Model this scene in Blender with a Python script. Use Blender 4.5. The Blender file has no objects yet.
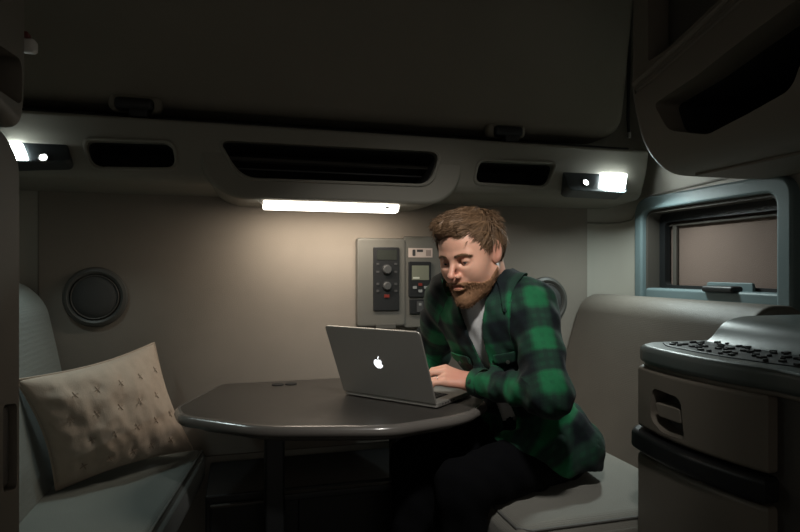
import bpy, bmesh, math, random
import numpy as np
from mathutils import noise
from mathutils import Vector, Matrix
C = bpy.context.scene.collection
PI = math.pi
# ------------------------------------------------------------------ camera
YAW = math.radians(15.5); CAMZ = 1.12; F_PX = 575.0; HOR = 270.0
cs, sn = math.cos(YAW), math.sin(YAW)
cam = bpy.data.cameras.new('camera'); camo = bpy.data.objects.new('camera', cam); C.objects.link(camo)
camo.location = (0, 0, CAMZ); camo.rotation_euler = (PI/2, 0, -YAW)
cam.sensor_width = 36; cam.lens = F_PX/800*36; cam.shift_y = (HOR-266)/800; cam.clip_start = 0.02
bpy.context.scene.camera = camo
# ------------------------------------------------------------------ world, lights, exposure
W = bpy.data.worlds.new('world'); bpy.context.scene.world = W; W.use_nodes = True
bg = W.node_tree.nodes['Background']; bg.inputs[0].default_value = (0.72, 0.66, 0.58, 1); bg.inputs[1].default_value = 0.23
vs = bpy.context.scene.view_settings
vs.view_transform = 'Standard'; vs.look = 'None'; vs.gamma = 1.0; vs.exposure = 0.0; vs.use_curve_mapping = False
def area(name, loc, target, sx, sy, power, col, spread=180):
    l = bpy.data.lights.new(name, 'AREA'); l.shape = 'RECTANGLE'; l.size = sx; l.size_y = sy
    l.energy = power; l.color = col; l.spread = math.radians(spread)
    o = bpy.data.objects.new(name, l); C.objects.link(o); o.location = loc
    o.rotation_euler = (Vector(target)-Vector(loc)).to_track_quat('-Z', 'Y').to_euler()
    return o
STRIP_E = 9.0; DOME_E = 30.0
area('strip_lamp_light', (0.295, 1.925, 1.312), (0.295, 2.06, 0.70), 0.44, 0.02, 2.6, (1.0, 0.86, 0.70))
area('right_reading_light', (1.375, 1.80, 1.44), (1.25, 1.68, 0.8), 0.08, 0.05, 3.6, (0.86, 1.0, 0.97), 155)
area('left_reading_light', (-0.55, 1.80, 1.43), (-0.35, 1.50, 0.5), 0.08, 0.05, 0.65, (0.82, 1.0, 0.98), 120)
area('added_front_fill', (0.35, 0.45, 2.10), (0.58, 1.50, 0.98), 0.14, 0.14, 3.0, (1.0, 0.96, 0.90), 52)  # fill light added out of view to brighten the man from the front

# ------------------------------------------------------------------ helpers
def P(px, py, x=None, y=None, z=None, dep=None):
    """point of the place that lies under an image position, on a given plane"""
    a = (px-400)/F_PX; b = (HOR-py)/F_PX
    d = Vector((a*cs+sn, -a*sn+cs, b))
    if x is not None: t = x/d.x
    elif y is not None: t = y/d.y
    elif z is not None: t = (z-CAMZ)/d.z
    else: t = dep
    return Vector((0, 0, CAMZ)) + d*t
def CW(lat, dep, z): return Vector((lat*cs+dep*sn, -lat*sn+dep*cs, z))
def tag(o, label=None, cat=None, group=None, kind=None):
    if label: o['label'] = label
    if cat: o['category'] = cat
    if group: o['group'] = group
    if kind: o['kind'] = kind
    return o
def empty(name, loc, label, cat, rz=0, group=None):
    o = bpy.data.objects.new(name, None); C.objects.link(o); o.location = loc; o.rotation_euler = (0, 0, rz)
    o.empty_display_size = 0.05
    return tag(o, label, cat, group)
def link(name, me, m, parent=None, smooth=True, local=False):
    """mesh given in world coordinates unless local; keeps it in place under an unrotated Empty"""
    o = bpy.data.objects.new(name, me); C.objects.link(o)
    if m is not None and not me.materials: me.materials.append(m)
    if smooth:
        for p in me.polygons: p.use_smooth = True
    if parent is not None:
        o.parent = parent
        if not local:
            r = parent; mw = Matrix.Identity(4)
            while r is not None:
                mw = Matrix.LocRotScale(r.location, r.rotation_euler, r.scale) @ mw; r = r.parent
            me.transform(mw.inverted())
    return o
def obj(name, bm, m, parent=None, smooth=True, local=False, sharp=35):
    me = bpy.data.meshes.new(name)
    bmesh.ops.recalc_face_normals(bm, faces=bm.faces[:])
    bm.to_mesh(me); bm.free()
    o = link(name, me, m, parent, smooth, local)
    if smooth and sharp:
        try: me.set_sharp_from_angle(angle=math.radians(sharp))
        except Exception: pass
        w = o.modifiers.new('wn', 'WEIGHTED_NORMAL'); w.keep_sharp = True; w.weight = 90
    return o
def BM(): return bmesh.new()
def join_bm(dst, src):
    me = bpy.data.meshes.new('t'); src.to_mesh(me); src.free(); dst.from_mesh(me); bpy.data.meshes.remove(me)
def box(bm, c, s, bevel=0, seg=3, rot=None):
    b = bmesh.new(); bmesh.ops.create_cube(b, size=1)
    bmesh.ops.scale(b, vec=s, verts=b.verts)
    if bevel: bmesh.ops.bevel(b, geom=b.edges[:], offset=min(bevel, min(s)*0.49), segments=seg, affect='EDGES', profile=0.5)
    if rot is not None: bmesh.ops.transform(b, matrix=rot.to_4x4(), verts=b.verts)
    bmesh.ops.translate(b, vec=c, verts=b.verts); join_bm(bm, b); return bm
def box2(bm, lo, hi, bevel=0, seg=3):
    lo, hi = Vector(lo), Vector(hi); s = hi-lo
    return box(bm, (lo+hi)/2, (abs(s.x), abs(s.y), abs(s.z)), bevel, seg)
def tube(bm, pts, r, n=8, caps=True, closed=False):
    pts = [Vector(p) for p in pts]; N = len(pts); rs = r if hasattr(r, '__len__') else [r]*N
    rings = []; up = None
    for i, p in enumerate(pts):
        a = pts[(i-1) % N] if (closed or i > 0) else p; b = pts[(i+1) % N] if (closed or i < N-1) else p
        t = (b-a).normalized()
        if up is None: up = Vector((0, 0, 1)) if abs(t.z) < 0.9 else Vector((1, 0, 0))
        u = t.cross(up).normalized(); v = u.cross(t).normalized(); up = v
        rings.append([bm.verts.new(p+(u*math.cos(2*PI*k/n)+v*math.sin(2*PI*k/n))*rs[i]) for k in range(n)])
    for i in range(N if closed else N-1):
        A, B = rings[i], rings[(i+1) % N]
        for k in range(n): bm.faces.new((A[k], A[(k+1) % n], B[(k+1) % n], B[k]))
    if caps and not closed:
        bm.faces.new(rings[0]); bm.faces.new(rings[-1])
    return bm
def lathe(bm, prof, n=40, axis='z', c=(0, 0, 0)):
    """prof: list of (r, h)"""
    c = Vector(c); rings = []
    for r, h in prof:
        ring = []
        for k in range(n):
            a = 2*PI*k/n; p = (r*math.cos(a), r*math.sin(a), h)
            if axis == 'y': p = (p[0], -p[2], p[1])
            if axis == 'x': p = (p[2], p[0], p[1])
            ring.append(bm.verts.new(c+Vector(p)))
        rings.append(ring)
    for A, B in zip(rings, rings[1:]):
        for k in range(n): bm.faces.new((A[k], A[(k+1) % n], B[(k+1) % n], B[k]))
    bm.faces.new(rings[0]); bm.faces.new(rings[-1]); return bm
def rpoly(pts, r, seg=5):
    """round the corners of a 2D polygon"""
    out = []; N = len(pts); rr = r if hasattr(r, '__len__') else [r]*N
    for i in range(N):
        p = Vector(pts[i]).to_2d(); a = Vector(pts[i-1]).to_2d()-p; b = Vector(pts[(i+1) % N]).to_2d()-p
        q = min(rr[i], a.length*0.49, b.length*0.49)
        if q <= 1e-6: out.append(tuple(p)); continue
        s = p+a.normalized()*q; e = p+b.normalized()*q
        for k in range(seg+1):
            t = k/seg; out.append(tuple(s*(1-t)**2+p*2*t*(1-t)+e*t*t))
    return out
def prism(bm, poly, axis, a, b, bevel=0, seg=3, ends='both'):
    """poly in the two remaining axes (x,y / x,z / y,z); extruded between a and b"""
    def mk(p, t):
        return {'z': (p[0], p[1], t), 'y': (p[0], t, p[1]), 'x': (t, p[0], p[1])}[axis]
    q = bmesh.new()
    A = [q.verts.new(mk(p, a)) for p in poly]; B = [q.verts.new(mk(p, b)) for p in poly]
    fa = q.faces.new(A); fb = q.faces.new(B[::-1])
    N = len(poly)
    for k in range(N): q.faces.new((A[k], B[k], B[(k+1) % N], A[(k+1) % N]))
    bmesh.ops.recalc_face_normals(q, faces=q.faces[:])
    if bevel:
        es = set()
        if ends in ('both', 'a'): es |= set(fa.edges)
        if ends in ('both', 'b'): es |= set(fb.edges)
        bmesh.ops.bevel(q, geom=list(es), offset=bevel, segments=seg, affect='EDGES', profile=0.5, clamp_overlap=True)
    join_bm(bm, q); return bm
def cut(o, bm):
    """subtract a shape from an object's mesh"""
    me = bpy.data.meshes.new('cut'); bmesh.ops.recalc_face_normals(bm, faces=bm.faces[:]); bm.to_mesh(me); bm.free()
    if o.parent: me.transform(Matrix.LocRotScale(o.parent.location, o.parent.rotation_euler, o.parent.scale).inverted())
    c = bpy.data.objects.new('cut', me); C.objects.link(c)
    c.parent = o.parent
    o.modifiers.clear(); m = o.modifiers.new('b', 'BOOLEAN'); m.operation = 'DIFFERENCE'; m.object = c; m.solver = 'EXACT'
    bpy.context.view_layer.update()
    dg = bpy.context.evaluated_depsgraph_get()
    new = bpy.data.meshes.new_from_object(o.evaluated_get(dg))
    o.modifiers.clear(); o.data = new; bpy.data.objects.remove(c)
    for p in new.polygons: p.use_smooth = True
    try: new.set_sharp_from_angle(angle=math.radians(30))
    except Exception: pass
    w = o.modifiers.new('wn', 'WEIGHTED_NORMAL'); w.keep_sharp = True; w.weight = 90
def add_bevel(o, w, seg=3, ang=35):
    o.modifiers.clear()
    m = o.modifiers.new('bevel', 'BEVEL'); m.width = w; m.segments = seg; m.limit_method = 'ANGLE'; m.angle_limit = math.radians(ang)
    m.harden_normals = False; return o

# ------------------------------------------------------------------ materials
MATS = {}
def mat(name, col, rough=0.6, metal=0.0, noise=0, var=0.0, bump=0.0, bscale=400, emit=None, estr=0, spec=0.5, weave=0, sheen=0, wave=None):
    m = bpy.data.materials.new(name); m.use_nodes = True; nt = m.node_tree; N = nt.nodes; L = nt.links
    b = N['Principled BSDF']; b.inputs['Base Color'].default_value = (*col, 1); b.inputs['Roughness'].default_value = rough
    b.inputs['Metallic'].default_value = metal; b.inputs['Specular IOR Level'].default_value = spec
    if sheen: b.inputs['Sheen Weight'].default_value = sheen
    tc = N.new('ShaderNodeTexCoord')
    if noise or var:
        n = N.new('ShaderNodeTexNoise'); n.inputs['Scale'].default_value = noise or 20; n.inputs['Detail'].default_value = 5
        L.new(tc.outputs['Object'], n.inputs['Vector'])
        mx = N.new('ShaderNodeMix'); mx.data_type = 'RGBA'
        mx.inputs['A'].default_value = (*[c*(1-var) for c in col], 1); mx.inputs['B'].default_value = (*[min(1, c*(1+var)) for c in col], 1)
        L.new(n.outputs['Fac'], mx.inputs['Factor']); L.new(mx.outputs['Result'], b.inputs['Base Color'])
    h = None
    if weave:
        mp = N.new('ShaderNodeMapping'); L.new(tc.outputs['Object'], mp.inputs['Vector'])
        v = N.new('ShaderNodeTexVoronoi'); v.inputs['Scale'].default_value = weave; L.new(mp.outputs['Vector'], v.inputs['Vector']); v.inputs['Randomness'].default_value = 0.35
        h = v.outputs['Distance']
    elif bump:
        n2 = N.new('ShaderNodeTexNoise'); n2.inputs['Scale'].default_value = bscale; n2.inputs['Detail'].default_value = 3
        L.new(tc.outputs['Object'], n2.inputs['Vector']); h = n2.outputs['Fac']
    if h is not None:
        bp = N.new('ShaderNodeBump'); bp.inputs['Strength'].default_value = bump or 0.3; bp.inputs['Distance'].default_value = 0.002
        L.new(h, bp.inputs['Height']); L.new(bp.outputs['Normal'], b.inputs['Normal'])
    if emit: b.inputs['Emission Color'].default_value = (*emit, 1); b.inputs['Emission Strength'].default_value = estr
    MATS[name] = m; return m
mWall = mat('wall_fabric', (0.235, 0.207, 0.175), 0.85, noise=6, var=0.10, bump=0.4, weave=420, sheen=0.1)
mWallPl = mat('wall_plastic', (0.42, 0.40, 0.35), 0.6, noise=3, var=0.06, bump=0.15, bscale=700)
mHead = mat('header_plastic', (0.24, 0.23, 0.195), 0.62, noise=4, var=0.06, bump=0.2, bscale=800)
mBunk = mat('bunk_vinyl', (0.24, 0.22, 0.18), 0.8, noise=3, var=0.12, bump=0.25, bscale=300)
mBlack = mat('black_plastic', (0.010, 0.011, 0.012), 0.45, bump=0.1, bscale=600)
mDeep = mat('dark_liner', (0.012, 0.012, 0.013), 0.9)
mCab = mat('cabinet_plastic', (0.165, 0.145, 0.118), 0.55, noise=4, var=0.06, bump=0.2, bscale=800)
mCabD = mat('cabinet_dark', (0.07, 0.063, 0.055), 0.5, noise=4, var=0.06, bump=0.2, bscale=800)
mTray = mat('tray_plastic', (0.10, 0.12, 0.115), 0.38, bump=0.12, bscale=700)
mTrayD = mat('tray_rubber', (0.022, 0.024, 0.026), 0.5, bump=0.3, bscale=200)
mTeal = mat('window_frame_plastic', (0.135, 0.185, 0.195), 0.5, bump=0.15, bscale=700)
mRev = mat('window_reveal', (0.07, 0.06, 0.05), 0.7)
mShade = mat('window_shade', (0.175, 0.120, 0.098), 0.85, noise=4, var=0.1, bump=0.6, weave=320)
mShadeL = mat('window_shade_edge', (0.42, 0.31, 0.26), 0.85)
mSeat = mat('seat_fabric', (0.19, 0.185, 0.16), 0.8, noise=8, var=0.12, bump=0.55, weave=330, sheen=0.2)
mSeatL = mat('seat_fabric_teal', (0.17, 0.19, 0.175), 0.8, noise=8, var=0.12, bump=0.55, weave=330, sheen=0.2)
mSeatB = mat('seat_fabric_brown', (0.12, 0.105, 0.088), 0.5, noise=8, var=0.14, bump=0.35, weave=560)
mPipe = mat('seat_piping', (0.13, 0.13, 0.12), 0.7)
mPil = mat('pillow_linen', (0.47, 0.385, 0.31), 0.9, noise=30, var=0.14, bump=0.5, bscale=420, sheen=0.2)
mPilS = mat('pillow_stitch', (0.30, 0.24, 0.19), 0.9)
mTable = mat('table_laminate', (0.040, 0.036, 0.032), 0.34, noise=60, var=0.25, bump=0.25, bscale=500, spec=0.6)
mEdge = mat('table_edge', (0.12, 0.11, 0.10), 0.22, spec=0.8)
mAlu = mat('laptop_aluminium', (0.40, 0.385, 0.355), 0.42, metal=0.7, bump=0.05, bscale=900)
mKey = mat('laptop_key', (0.012, 0.012, 0.014), 0.5)
mLogo = mat('laptop_logo', (0.9, 0.9, 0.9), 0.4, emit=(0.93, 0.97, 1.0), estr=1.5)
mScreen = mat('laptop_screen', (0.1, 0.1, 0.1), 0.3, emit=(0.75, 0.88, 1.0), estr=0.15)
mStrip = mat('strip_lens', (0.9, 0.9, 0.9), 0.4, emit=(1.0, 0.93, 0.82), estr=STRIP_E*0.55)
mDome = mat('dome_lens', (0.9, 0.9, 0.9), 0.4, emit=(0.90, 1.0, 0.98), estr=DOME_E)
mWhite = mat('white_plastic', (0.62, 0.6, 0.56), 0.4)
mPanel = mat('panel_plastic', (0.115, 0.112, 0.098), 0.5, bump=0.12, bscale=800)
mLCD = mat('lcd', (0.16, 0.17, 0.13), 0.25)
mLCDd = mat('lcd_dark', (0.03, 0.034, 0.03), 0.2)
mBtn = mat('button', (0.05, 0.052, 0.053), 0.45)
mBtnL = mat('button_light', (0.22, 0.23, 0.23), 0.45)
mRed = mat('button_red', (0.15, 0.018, 0.012), 0.45)
mSticker = mat('sticker', (0.48, 0.40, 0.36), 0.5)
mInk = mat('ink', (0.03, 0.03, 0.03), 0.6)
mSpk = mat('speaker_grille', (0.045, 0.045, 0.043), 0.6, bump=0.8, weave=500)
mSpkR = mat('speaker_ring', (0.075, 0.073, 0.066), 0.45)
mMetal = mat('steel', (0.45, 0.45, 0.45), 0.3, metal=0.9)
mFloor = mat('floor_rubber', (0.02, 0.02, 0.02), 0.7, bump=0.3, bscale=150)
mSkin = mat('skin', (0.60, 0.33, 0.235), 0.5, noise=35, var=0.08, bump=0.08, bscale=300)
MATS['skin'].node_tree.nodes['Principled BSDF'].inputs['Subsurface Weight'].default_value = 0.12
MATS['skin'].node_tree.nodes['Principled BSDF'].inputs['Subsurface Radius'].default_value = (0.012, 0.005, 0.003)
mHair = mat('hair', (0.135, 0.080, 0.043), 0.55, noise=90, var=0.6, spec=0.3)
mBeard = mat('beard', (0.21, 0.112, 0.060), 0.7, noise=140, var=0.55, spec=0.2)
mEye = mat('eye_white', (0.38, 0.34, 0.32), 0.3)
mIris = mat('iris', (0.03, 0.035, 0.04), 0.2)
mTee = mat('tee_cotton', (0.50, 0.50, 0.50), 0.9, bump=0.3, bscale=300)
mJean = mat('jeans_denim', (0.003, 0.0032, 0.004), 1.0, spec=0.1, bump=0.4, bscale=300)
mShoe = mat('shoe_leather', (0.015, 0.013, 0.012), 0.5)
mRing = mat('ring_silver', (0.55, 0.53, 0.5), 0.25, metal=1.0)
mBtnS = mat('shirt_button', (0.03, 0.035, 0.03), 0.3)

# ------------------------------------------------------------------ the room
YB = 2.10; XL, XR = -0.79, 1.55; ZC = 2.35
def struct(name, bm, m, **k): return tag(obj(name, bm, m, **k), kind='structure')
struct('floor', box2(BM(), (XL-.1, -1.2, -.06), (XR+.1, YB+.1, 0)), mFloor)
struct('ceiling', box2(BM(), (XL-.1, -1.2, ZC), (XR+.1, YB+.1, ZC+.06)), mBunk)
struct('wall_back', box2(BM(), (XL-.1, YB+.012, 0), (XR+.1, YB+.08, ZC)), mWallPl)
xl = P(37, 250, y=YB).x; xr = P(588, 250, y=YB).x
bm = BM(); prism(bm, rpoly([(xl, .47), (xr, .47), (xr, 1.46), (xl, 1.46)], .01), 'y', YB, YB+.03, .008, 3, 'a')
struct('trim_1', bm, mWall)
bm = BM(); box2(bm, (XL-.08, -1.2, 0), (XL, YB+.05, ZC)); struct('wall_left', bm, mWallPl)
# right wall with the window opening
WY0, WY1, WZ0, WZ1 = 1.310, 1.945, .955, 1.372      # opening
bm = BM(); box2(bm, (XR, -1.2, 0), (XR+.07, YB+.05, ZC)); wr = struct('wall_right', bm, mWallPl)
def rrect(y0, y1, z0, z1, r): return rpoly([(y0, z0), (y1, z0), (y1, z1), (y0, z1)], r, 8)
cut(wr, prism(BM(), rrect(WY0, WY1, WZ0, WZ1, .05), 'x', XR-.1, XR+.2)); wr['kind'] = 'structure'
# corner fillet between right wall and back wall
bm = BM(); fl = [(XR+.01, YB-.15), (XR+.01, YB+.02), (XR-.15, YB+.02)]
arc = [(XR-.15+.15*math.sin(t), YB+.012-.15+.15*math.cos(t)) for t in np.linspace(0, PI/2, 10)]
prism(bm, arc+[(XR+.02, YB+.03)], 'z', .45, ZC-.01); struct('trim_2', bm, mWallPl)
# moulding above the window
mo = [Vector(q) for q in ((1.395, 2.109, 1.317), (1.43, 2.106, 1.315), (1.475, 2.090, 1.314), (1.515, 2.055, 1.314), (1.543, 2.01, 1.325))]+[P(x, y, x=XR-.004) for x, y in [(640, 204), (648, 197), (670, 191), (700, 184), (730, 177)]]
struct('trim_3', tube(BM(), mo, .004, 8), mHead)

# window unit: thick rounded frame, deep dark reveal, inner sash and a shade
def ring_prism(bm, outer, inner, axis, a, b):
    """frame between two loops of equal count"""
    def mk(p, t): return {'y': (p[0], t, p[1]), 'x': (t, p[0], p[1])}[axis]
    N = len(outer); L = []
    for lp, t in ((outer, a), (inner, a), (inner, b), (outer, b)): L.append([bm.verts.new(mk(p, t)) for p in lp])
    for j in range(4):
        A, B = L[j], L[(j+1) % 4]
        for k in range(N): bm.faces.new((A[k], A[(k+1) % N], B[(k+1) % N], B[k]))
    return bm
fo = obj('window_1', ring_prism(BM(), rrect(1.285, 1.968, .935, 1.403, .075), rrect(1.335, 1.925, .965, 1.352, .045), 'x', XR-.032, XR+.012), mTeal)
tag(fo, 'slate grey rounded side window frame beside the right seat', kind='structure'); add_bevel(fo, .008)
obj('window_reveal', ring_prism(BM(), rrect(1.328, 1.932, .958, 1.36, .045), rrect(1.350, 1.915, .978, 1.340, .03), 'x', XR-.01, XR+.13), mRev, fo)
sash = obj('window_sash', ring_prism(BM(), rrect(1.350, 1.925, .975, 1.345, .03), rrect(1.378, 1.885, 1.062, 1.305, .02), 'x', XR+.045, XR+.07), mBlack, fo)
obj('window_shade', box2(BM(), (XR+.078, 1.36, .97), (XR+.082, 1.93, 1.355)), mShade, fo)
obj('shade_side_rail', box2(BM(), (XR+.062, 1.845, .985), (XR+.076, 1.865, 1.29), .003), mRev, fo)
obj('shade_side_rail', box2(BM(), (XR+.062, 1.35, 1.288), (XR+.076, 1.90, 1.30), .003), mRev, fo)
sill = obj('window_sill', box2(BM(), (XR-.015, 1.335, .960), (XR+.075, 1.925, 1.050), .010), mTeal, fo)
bm = BM(); box(bm, (XR-.005, 1.56, 1.056), (.05, .13, .022), .009, 4)
lt = obj('window_latch', bm, mBlack, fo); obj('window_latch_bezel', prism(BM(), rrect(1.47, 1.66, 1.040, 1.078, .012), 'x', XR+.028, XR+.04, .003), mTeal, fo)

# ------------------------------------------------------------------ overhead console on the back wall
YT, YBt = 1.845, 1.895
hd = empty('overhead_console', (0.38, 1.97, 1.47), 'long grey moulded storage console with three dark openings across the back wall', 'overhead shelf')
prof = rpoly([(YT, 1.572), (YT+.01, 1.50), (YBt, 1.392), (2.10, 1.375), (2.10, 1.572)], [.012, .05, .03, .0, .0], 5)
xh0, xh1 = XL+.002, XR-.06
body = obj('console_body', prism(BM(), prof, 'x', xh0, xh1, .02, 3), mHead, hd)
# lowered centre section
def px_x(px, y=1.87): return P(px, 200, y=y).x
c0, c1 = px_x(205, 1.9), px_x(455, 1.9)
bulge = rpoly([(c0-.03, 1.55), (c0+.0, 1.40), (c0+.08, 1.342), (c1-.08, 1.342), (c1+.0, 1.40), (c1+.03, 1.55)], [.0, .05, .05, .05, .05, 0], 6)
bm = BM(); prism(bm, bulge, 'y', 1.862, 2.099, .014, 4, 'a'); bu = obj('console_centre', bm, mHead, hd)
def open_px(pts, r, y=1.87, depth=.20, ya=1.80):
    poly = [(P(a, b, y=y).x, P(a, b, y=y).z) for a, b in pts]
    return poly, r
ops = [([(84, 140), (172, 143), (175, 166), (91, 165)], .03),
       ([(217, 140), (441, 152), (430, 184), (243, 177)], .045),
       ([(480, 161), (556, 164), (549, 185), (478, 181)], .026)]
for i, (pts, r) in enumerate(ops):
    y = 1.855
    poly = rpoly([(P(a, b, y=y).x, P(a, b, y=y).z) for a, b in pts], r, 6)
    cut(body, prism(BM(), poly, 'y', 1.75, 2.075))
    if i == 1: cut(bu, prism(BM(), poly, 'y', 1.75, 2.075))
    cx = sum(p[0] for p in poly)/len(poly); cz = sum(p[1] for p in poly)/len(poly)
    out = [(cx+(p[0]-cx)*1.0+(.006 if p[0] > cx else -.006), cz+(p[1]-cz)*1.0+(.005 if p[1] > cz else -.005)) for p in poly]
    # rim follows the sloping front
    def yf(z, k=i): 
        if k == 1: return 1.858 if z < 1.485 else 1.852+(1.56-z)*.05
        return YT+.008 if z > 1.50 else YT+.008+(1.50-z)/.115*.042
    bm = BM(); tube(bm, [(p[0], yf(p[1])+.003, p[1]) for p in out], .0055, 8, closed=True)
    obj('opening_rim', bm, mHead, hd)
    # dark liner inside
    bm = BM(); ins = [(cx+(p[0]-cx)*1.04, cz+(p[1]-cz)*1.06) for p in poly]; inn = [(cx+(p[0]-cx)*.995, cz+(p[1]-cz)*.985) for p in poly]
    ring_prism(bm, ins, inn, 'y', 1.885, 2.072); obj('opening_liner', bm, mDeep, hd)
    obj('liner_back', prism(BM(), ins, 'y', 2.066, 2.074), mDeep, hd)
# retaining straps and a perforated rail in the centre opening
xa, xb = px_x(228), px_x(436)
bm = BM(); box2(bm, (xa, 1.95, 1.478), (xb, 1.955, 1.490), .002); obj('retaining_strap', bm, mat('strap_web', (.06, .057, .05), .8, bump=.4, weave=500), hd)
bm = BM(); box2(bm, (xa+.02, 1.97, 1.452), (xb-.02, 1.974, 1.458), .001); st = obj('perforated_rail', bm, mBlack, hd)
bm = BM()
for k in range(56):
    x = xa+.04+k*.0095
    if x < xb-.03: box(bm, (x, 1.948, 1.474), (.003, .003, .003))
tag(obj('rail_slot', bm, mat('slot', (.09, .085, .075), .7), hd), kind='stuff')

# strip lamp under the centre section
sx0, sx1 = P(257, 200, y=1.93).x, P(400, 208, y=1.93).x
sl = empty('strip_lamp', ((sx0+sx1)/2, 1.93, 1.345), 'long lit warm white strip lamp under the overhead console', 'lamp')
sh = rpoly([(sx0-.012, 1.366), (sx0, 1.346), (sx0+.028, 1.322), (sx1-.028, 1.322), (sx1, 1.346), (sx1+.012, 1.366)], [0, .01, .02, .02, .01, 0], 4)
bm = BM(); prism(bm, sh, 'y', 1.878, 1.925, .004, 2); obj('lamp_housing', bm, mWhite, sl)
bm = BM(); pr = [(1.880, 1.345), (1.873, 1.338), (1.874, 1.325), (1.886, 1.317), (1.915, 1.315), (1.922, 1.322), (1.92, 1.345)]
prism(bm, pr, 'x', sx0+.018, sx1-.018, .004, 2); obj('lamp_lens', bm, mStrip, sl)
bm = BM(); box(bm, (sx1-.060, 1.872, 1.329), (.012, .004, .007), .0015); obj('lamp_switch', bm, mBlack, sl)

# reading lamp clusters at both ends of the console
def reading(name_lab, pts, lens, spot, y=1.86):
    cen = [P(a, b, y=y) for a, b in pts]; cx = sum(p.x for p in cen)/4; cz = sum(p.z for p in cen)/4
    t = empty('reading_lamp', (cx, y, cz), name_lab, 'lamp', 0, 'reading lamps at the console ends')
    sl_ = math.atan2(.042, .115)
    R = Matrix.Rotation(-sl_, 3, 'X'); o = Vector((cx, y, cz))
    def loc(p): return (p.x-cx, p.z-cz)
    def place(bm): bmesh.ops.transform(bm, matrix=Matrix.Translation(o) @ R.to_4x4(), verts=bm.verts); return bm
    poly = rpoly([loc(p) for p in cen], .022, 6)
    bm = BM(); prism(bm, poly, 'y', -.006, .05, .004, 3, 'a'); obj('lamp_housing', place(bm), mat('lamp_bezel', (.035, .042, .045), .4), t)
    l = rpoly([loc(P(a, b, y=y)) for a, b in lens], .004, 3)
    bm = BM(); prism(bm, l, 'y', -.013, 0, .003, 2, 'a'); obj('lamp_lens', place(bm), mDome, t)
    s = loc(P(*spot, y=y))
    bm = BM(); lathe(bm, [(.014, -.002), (.015, .006), (.013, .010), (.010, .009)], 24, 'y', (s[0], 0, s[1])); obj('spot_ring', place(bm), mSpkR, t)
    bm = BM(); lathe(bm, [(.0095, -.001), (.0095, .009), (.006, .013), (.001, .014)], 20, 'y', (s[0], 0, s[1])); obj('spot_bulb', place(bm), mDome2, t)
    return t
mDome2 = mat('spot_bulb', (.9, .9, .9), .4, emit=(.93, 1, .98), estr=22)
reading('lit reading lamp cluster at right end of the console, beside the side window', [(563, 168), (629, 169), (624, 195), (566, 192)], [(601, 174), (627, 175), (621, 191), (596, 190)], (584, 184))
reading('lit reading lamp cluster at left end of the console, above the pillow seat', [(0, 137), (66, 140), (73, 164), (6, 164)], [(5, 144), (23, 145), (31, 163), (8, 163)], (45, 160))

# ------------------------------------------------------------------ folded upper bunk
bk = empty('folded_upper_bunk', (.34, 2.0, 1.64), 'huge dark grey padded bunk board folded up above the console', 'bunk bed')
bx0, bx1 = XL+.06, P(626, 60, y=1.88).x
bm = BM(); poly = rpoly([(bx0, 1.625), (bx1, 1.625), (bx1, 2.335), (bx0, 2.335)], [.10, .10, .05, .05], 8)
prism(bm, poly, 'y', 1.90, 2.03, .035, 5, 'a')
for v in bm.verts: v.co.y -= (v.co.z-1.6)*.16
bmesh.ops.triangulate(bm, faces=[f for f in bm.faces if len(f.verts) > 4])
obj('bunk_mattress', bm, mBunk, bk, sharp=60)
bm = BM(); box2(bm, (bx0+.03, 2.02, 1.64), (bx1-.02, 2.075, 2.3), .02); obj('bunk_frame', bm, mBlack, bk)
bm = BM(); box2(bm, (xh0+.06, 1.93, 1.572), (xh1-.02, 1.98, 1.60), .008); tag(obj('ledge_rail', bm, mBlack, hd), 'black rail on top of console')
for px, py in ((135, 105), (507, 132)):
    c = P(px, py, y=1.875)
    q = obj('bunk_latch', box(BM(), (c.x, c.y, c.z), (.11, .05, .038), .014, 4), mBlack, bk)
    obj('latch_handle', box(BM(), (c.x+.012, c.y+.0, c.z-.026), (.055, .04, .03), .008, 3), mBlack, q)
    obj('latch_surround', box(BM(), (c.x, c.y+.018, c.z+.006), (.15, .05, .050), .02, 4), mBunk, q)
# wall strap on the right
sp = [P(x, y, x=1.47) for x, y in ((629, -8), (629, 60), (628, 118), (629, 134))]
ws = empty('bunk_strap', sp[-1], 'thin dark strap with steel tip hanging beside the right overhead cabinet', 'strap')
obj('strap_webbing', tube(BM(), sp, .006, 6), mBlack, ws)
obj('strap_tip', tube(BM(), [sp[-1]+Vector((0, 0, .006)), sp[-1]-Vector((0, 0, .016))], .008, 12), mMetal, ws)
obj('strap_anchor', box(BM(), (sp[0].x+.035, sp[0].y, sp[0].z), (.10, .03, .04), .006), mBlack, ws)

# ------------------------------------------------------------------ right overhead cabinet
rc = empty('overhead_cabinet', (1.35, 1.0, 1.42), 'large dark cabinet with open bin overhead on right above the window', 'cabinet')
yE = 1.45
cpf = rpoly([(1.548, 1.40), (1.225, 1.40), (1.14, 1.475), (1.10, 1.62), (1.10, 2.34), (1.548, 2.34)], [0, .05, .06, .05, 0, 0], 6)
bm = BM(); prism(bm, cpf, 'y', .10, yE, .03, 5, 'b'); rb = obj('cabinet_body', bm, mCab, rc)
def side_poly(pts, x, r): return rpoly([(P(a, b, x=x).y, P(a, b, x=x).z) for a, b in pts], r, 6)
bin_px = [(655, 104), (700, 76), (745, 42), (800, 2), (870, -40), (870, 10), (800, 60), (786, 88), (740, 112), (694, 134), (663, 130)]
bp_ = side_poly(bin_px, 1.115, [.02, .02, .02, .02, 0, 0, .02, .03, .02, .02, .02])
cut(rb, prism(BM(), bp_, 'x', 1.0, 1.46))
up_px = [(648, -60), (648, 62), (668, 48), (700, 18), (742, -22), (742, -60)]
up_ = side_poly(up_px, 1.10, [.01, .012, 0, 0, .01, .01])
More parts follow.
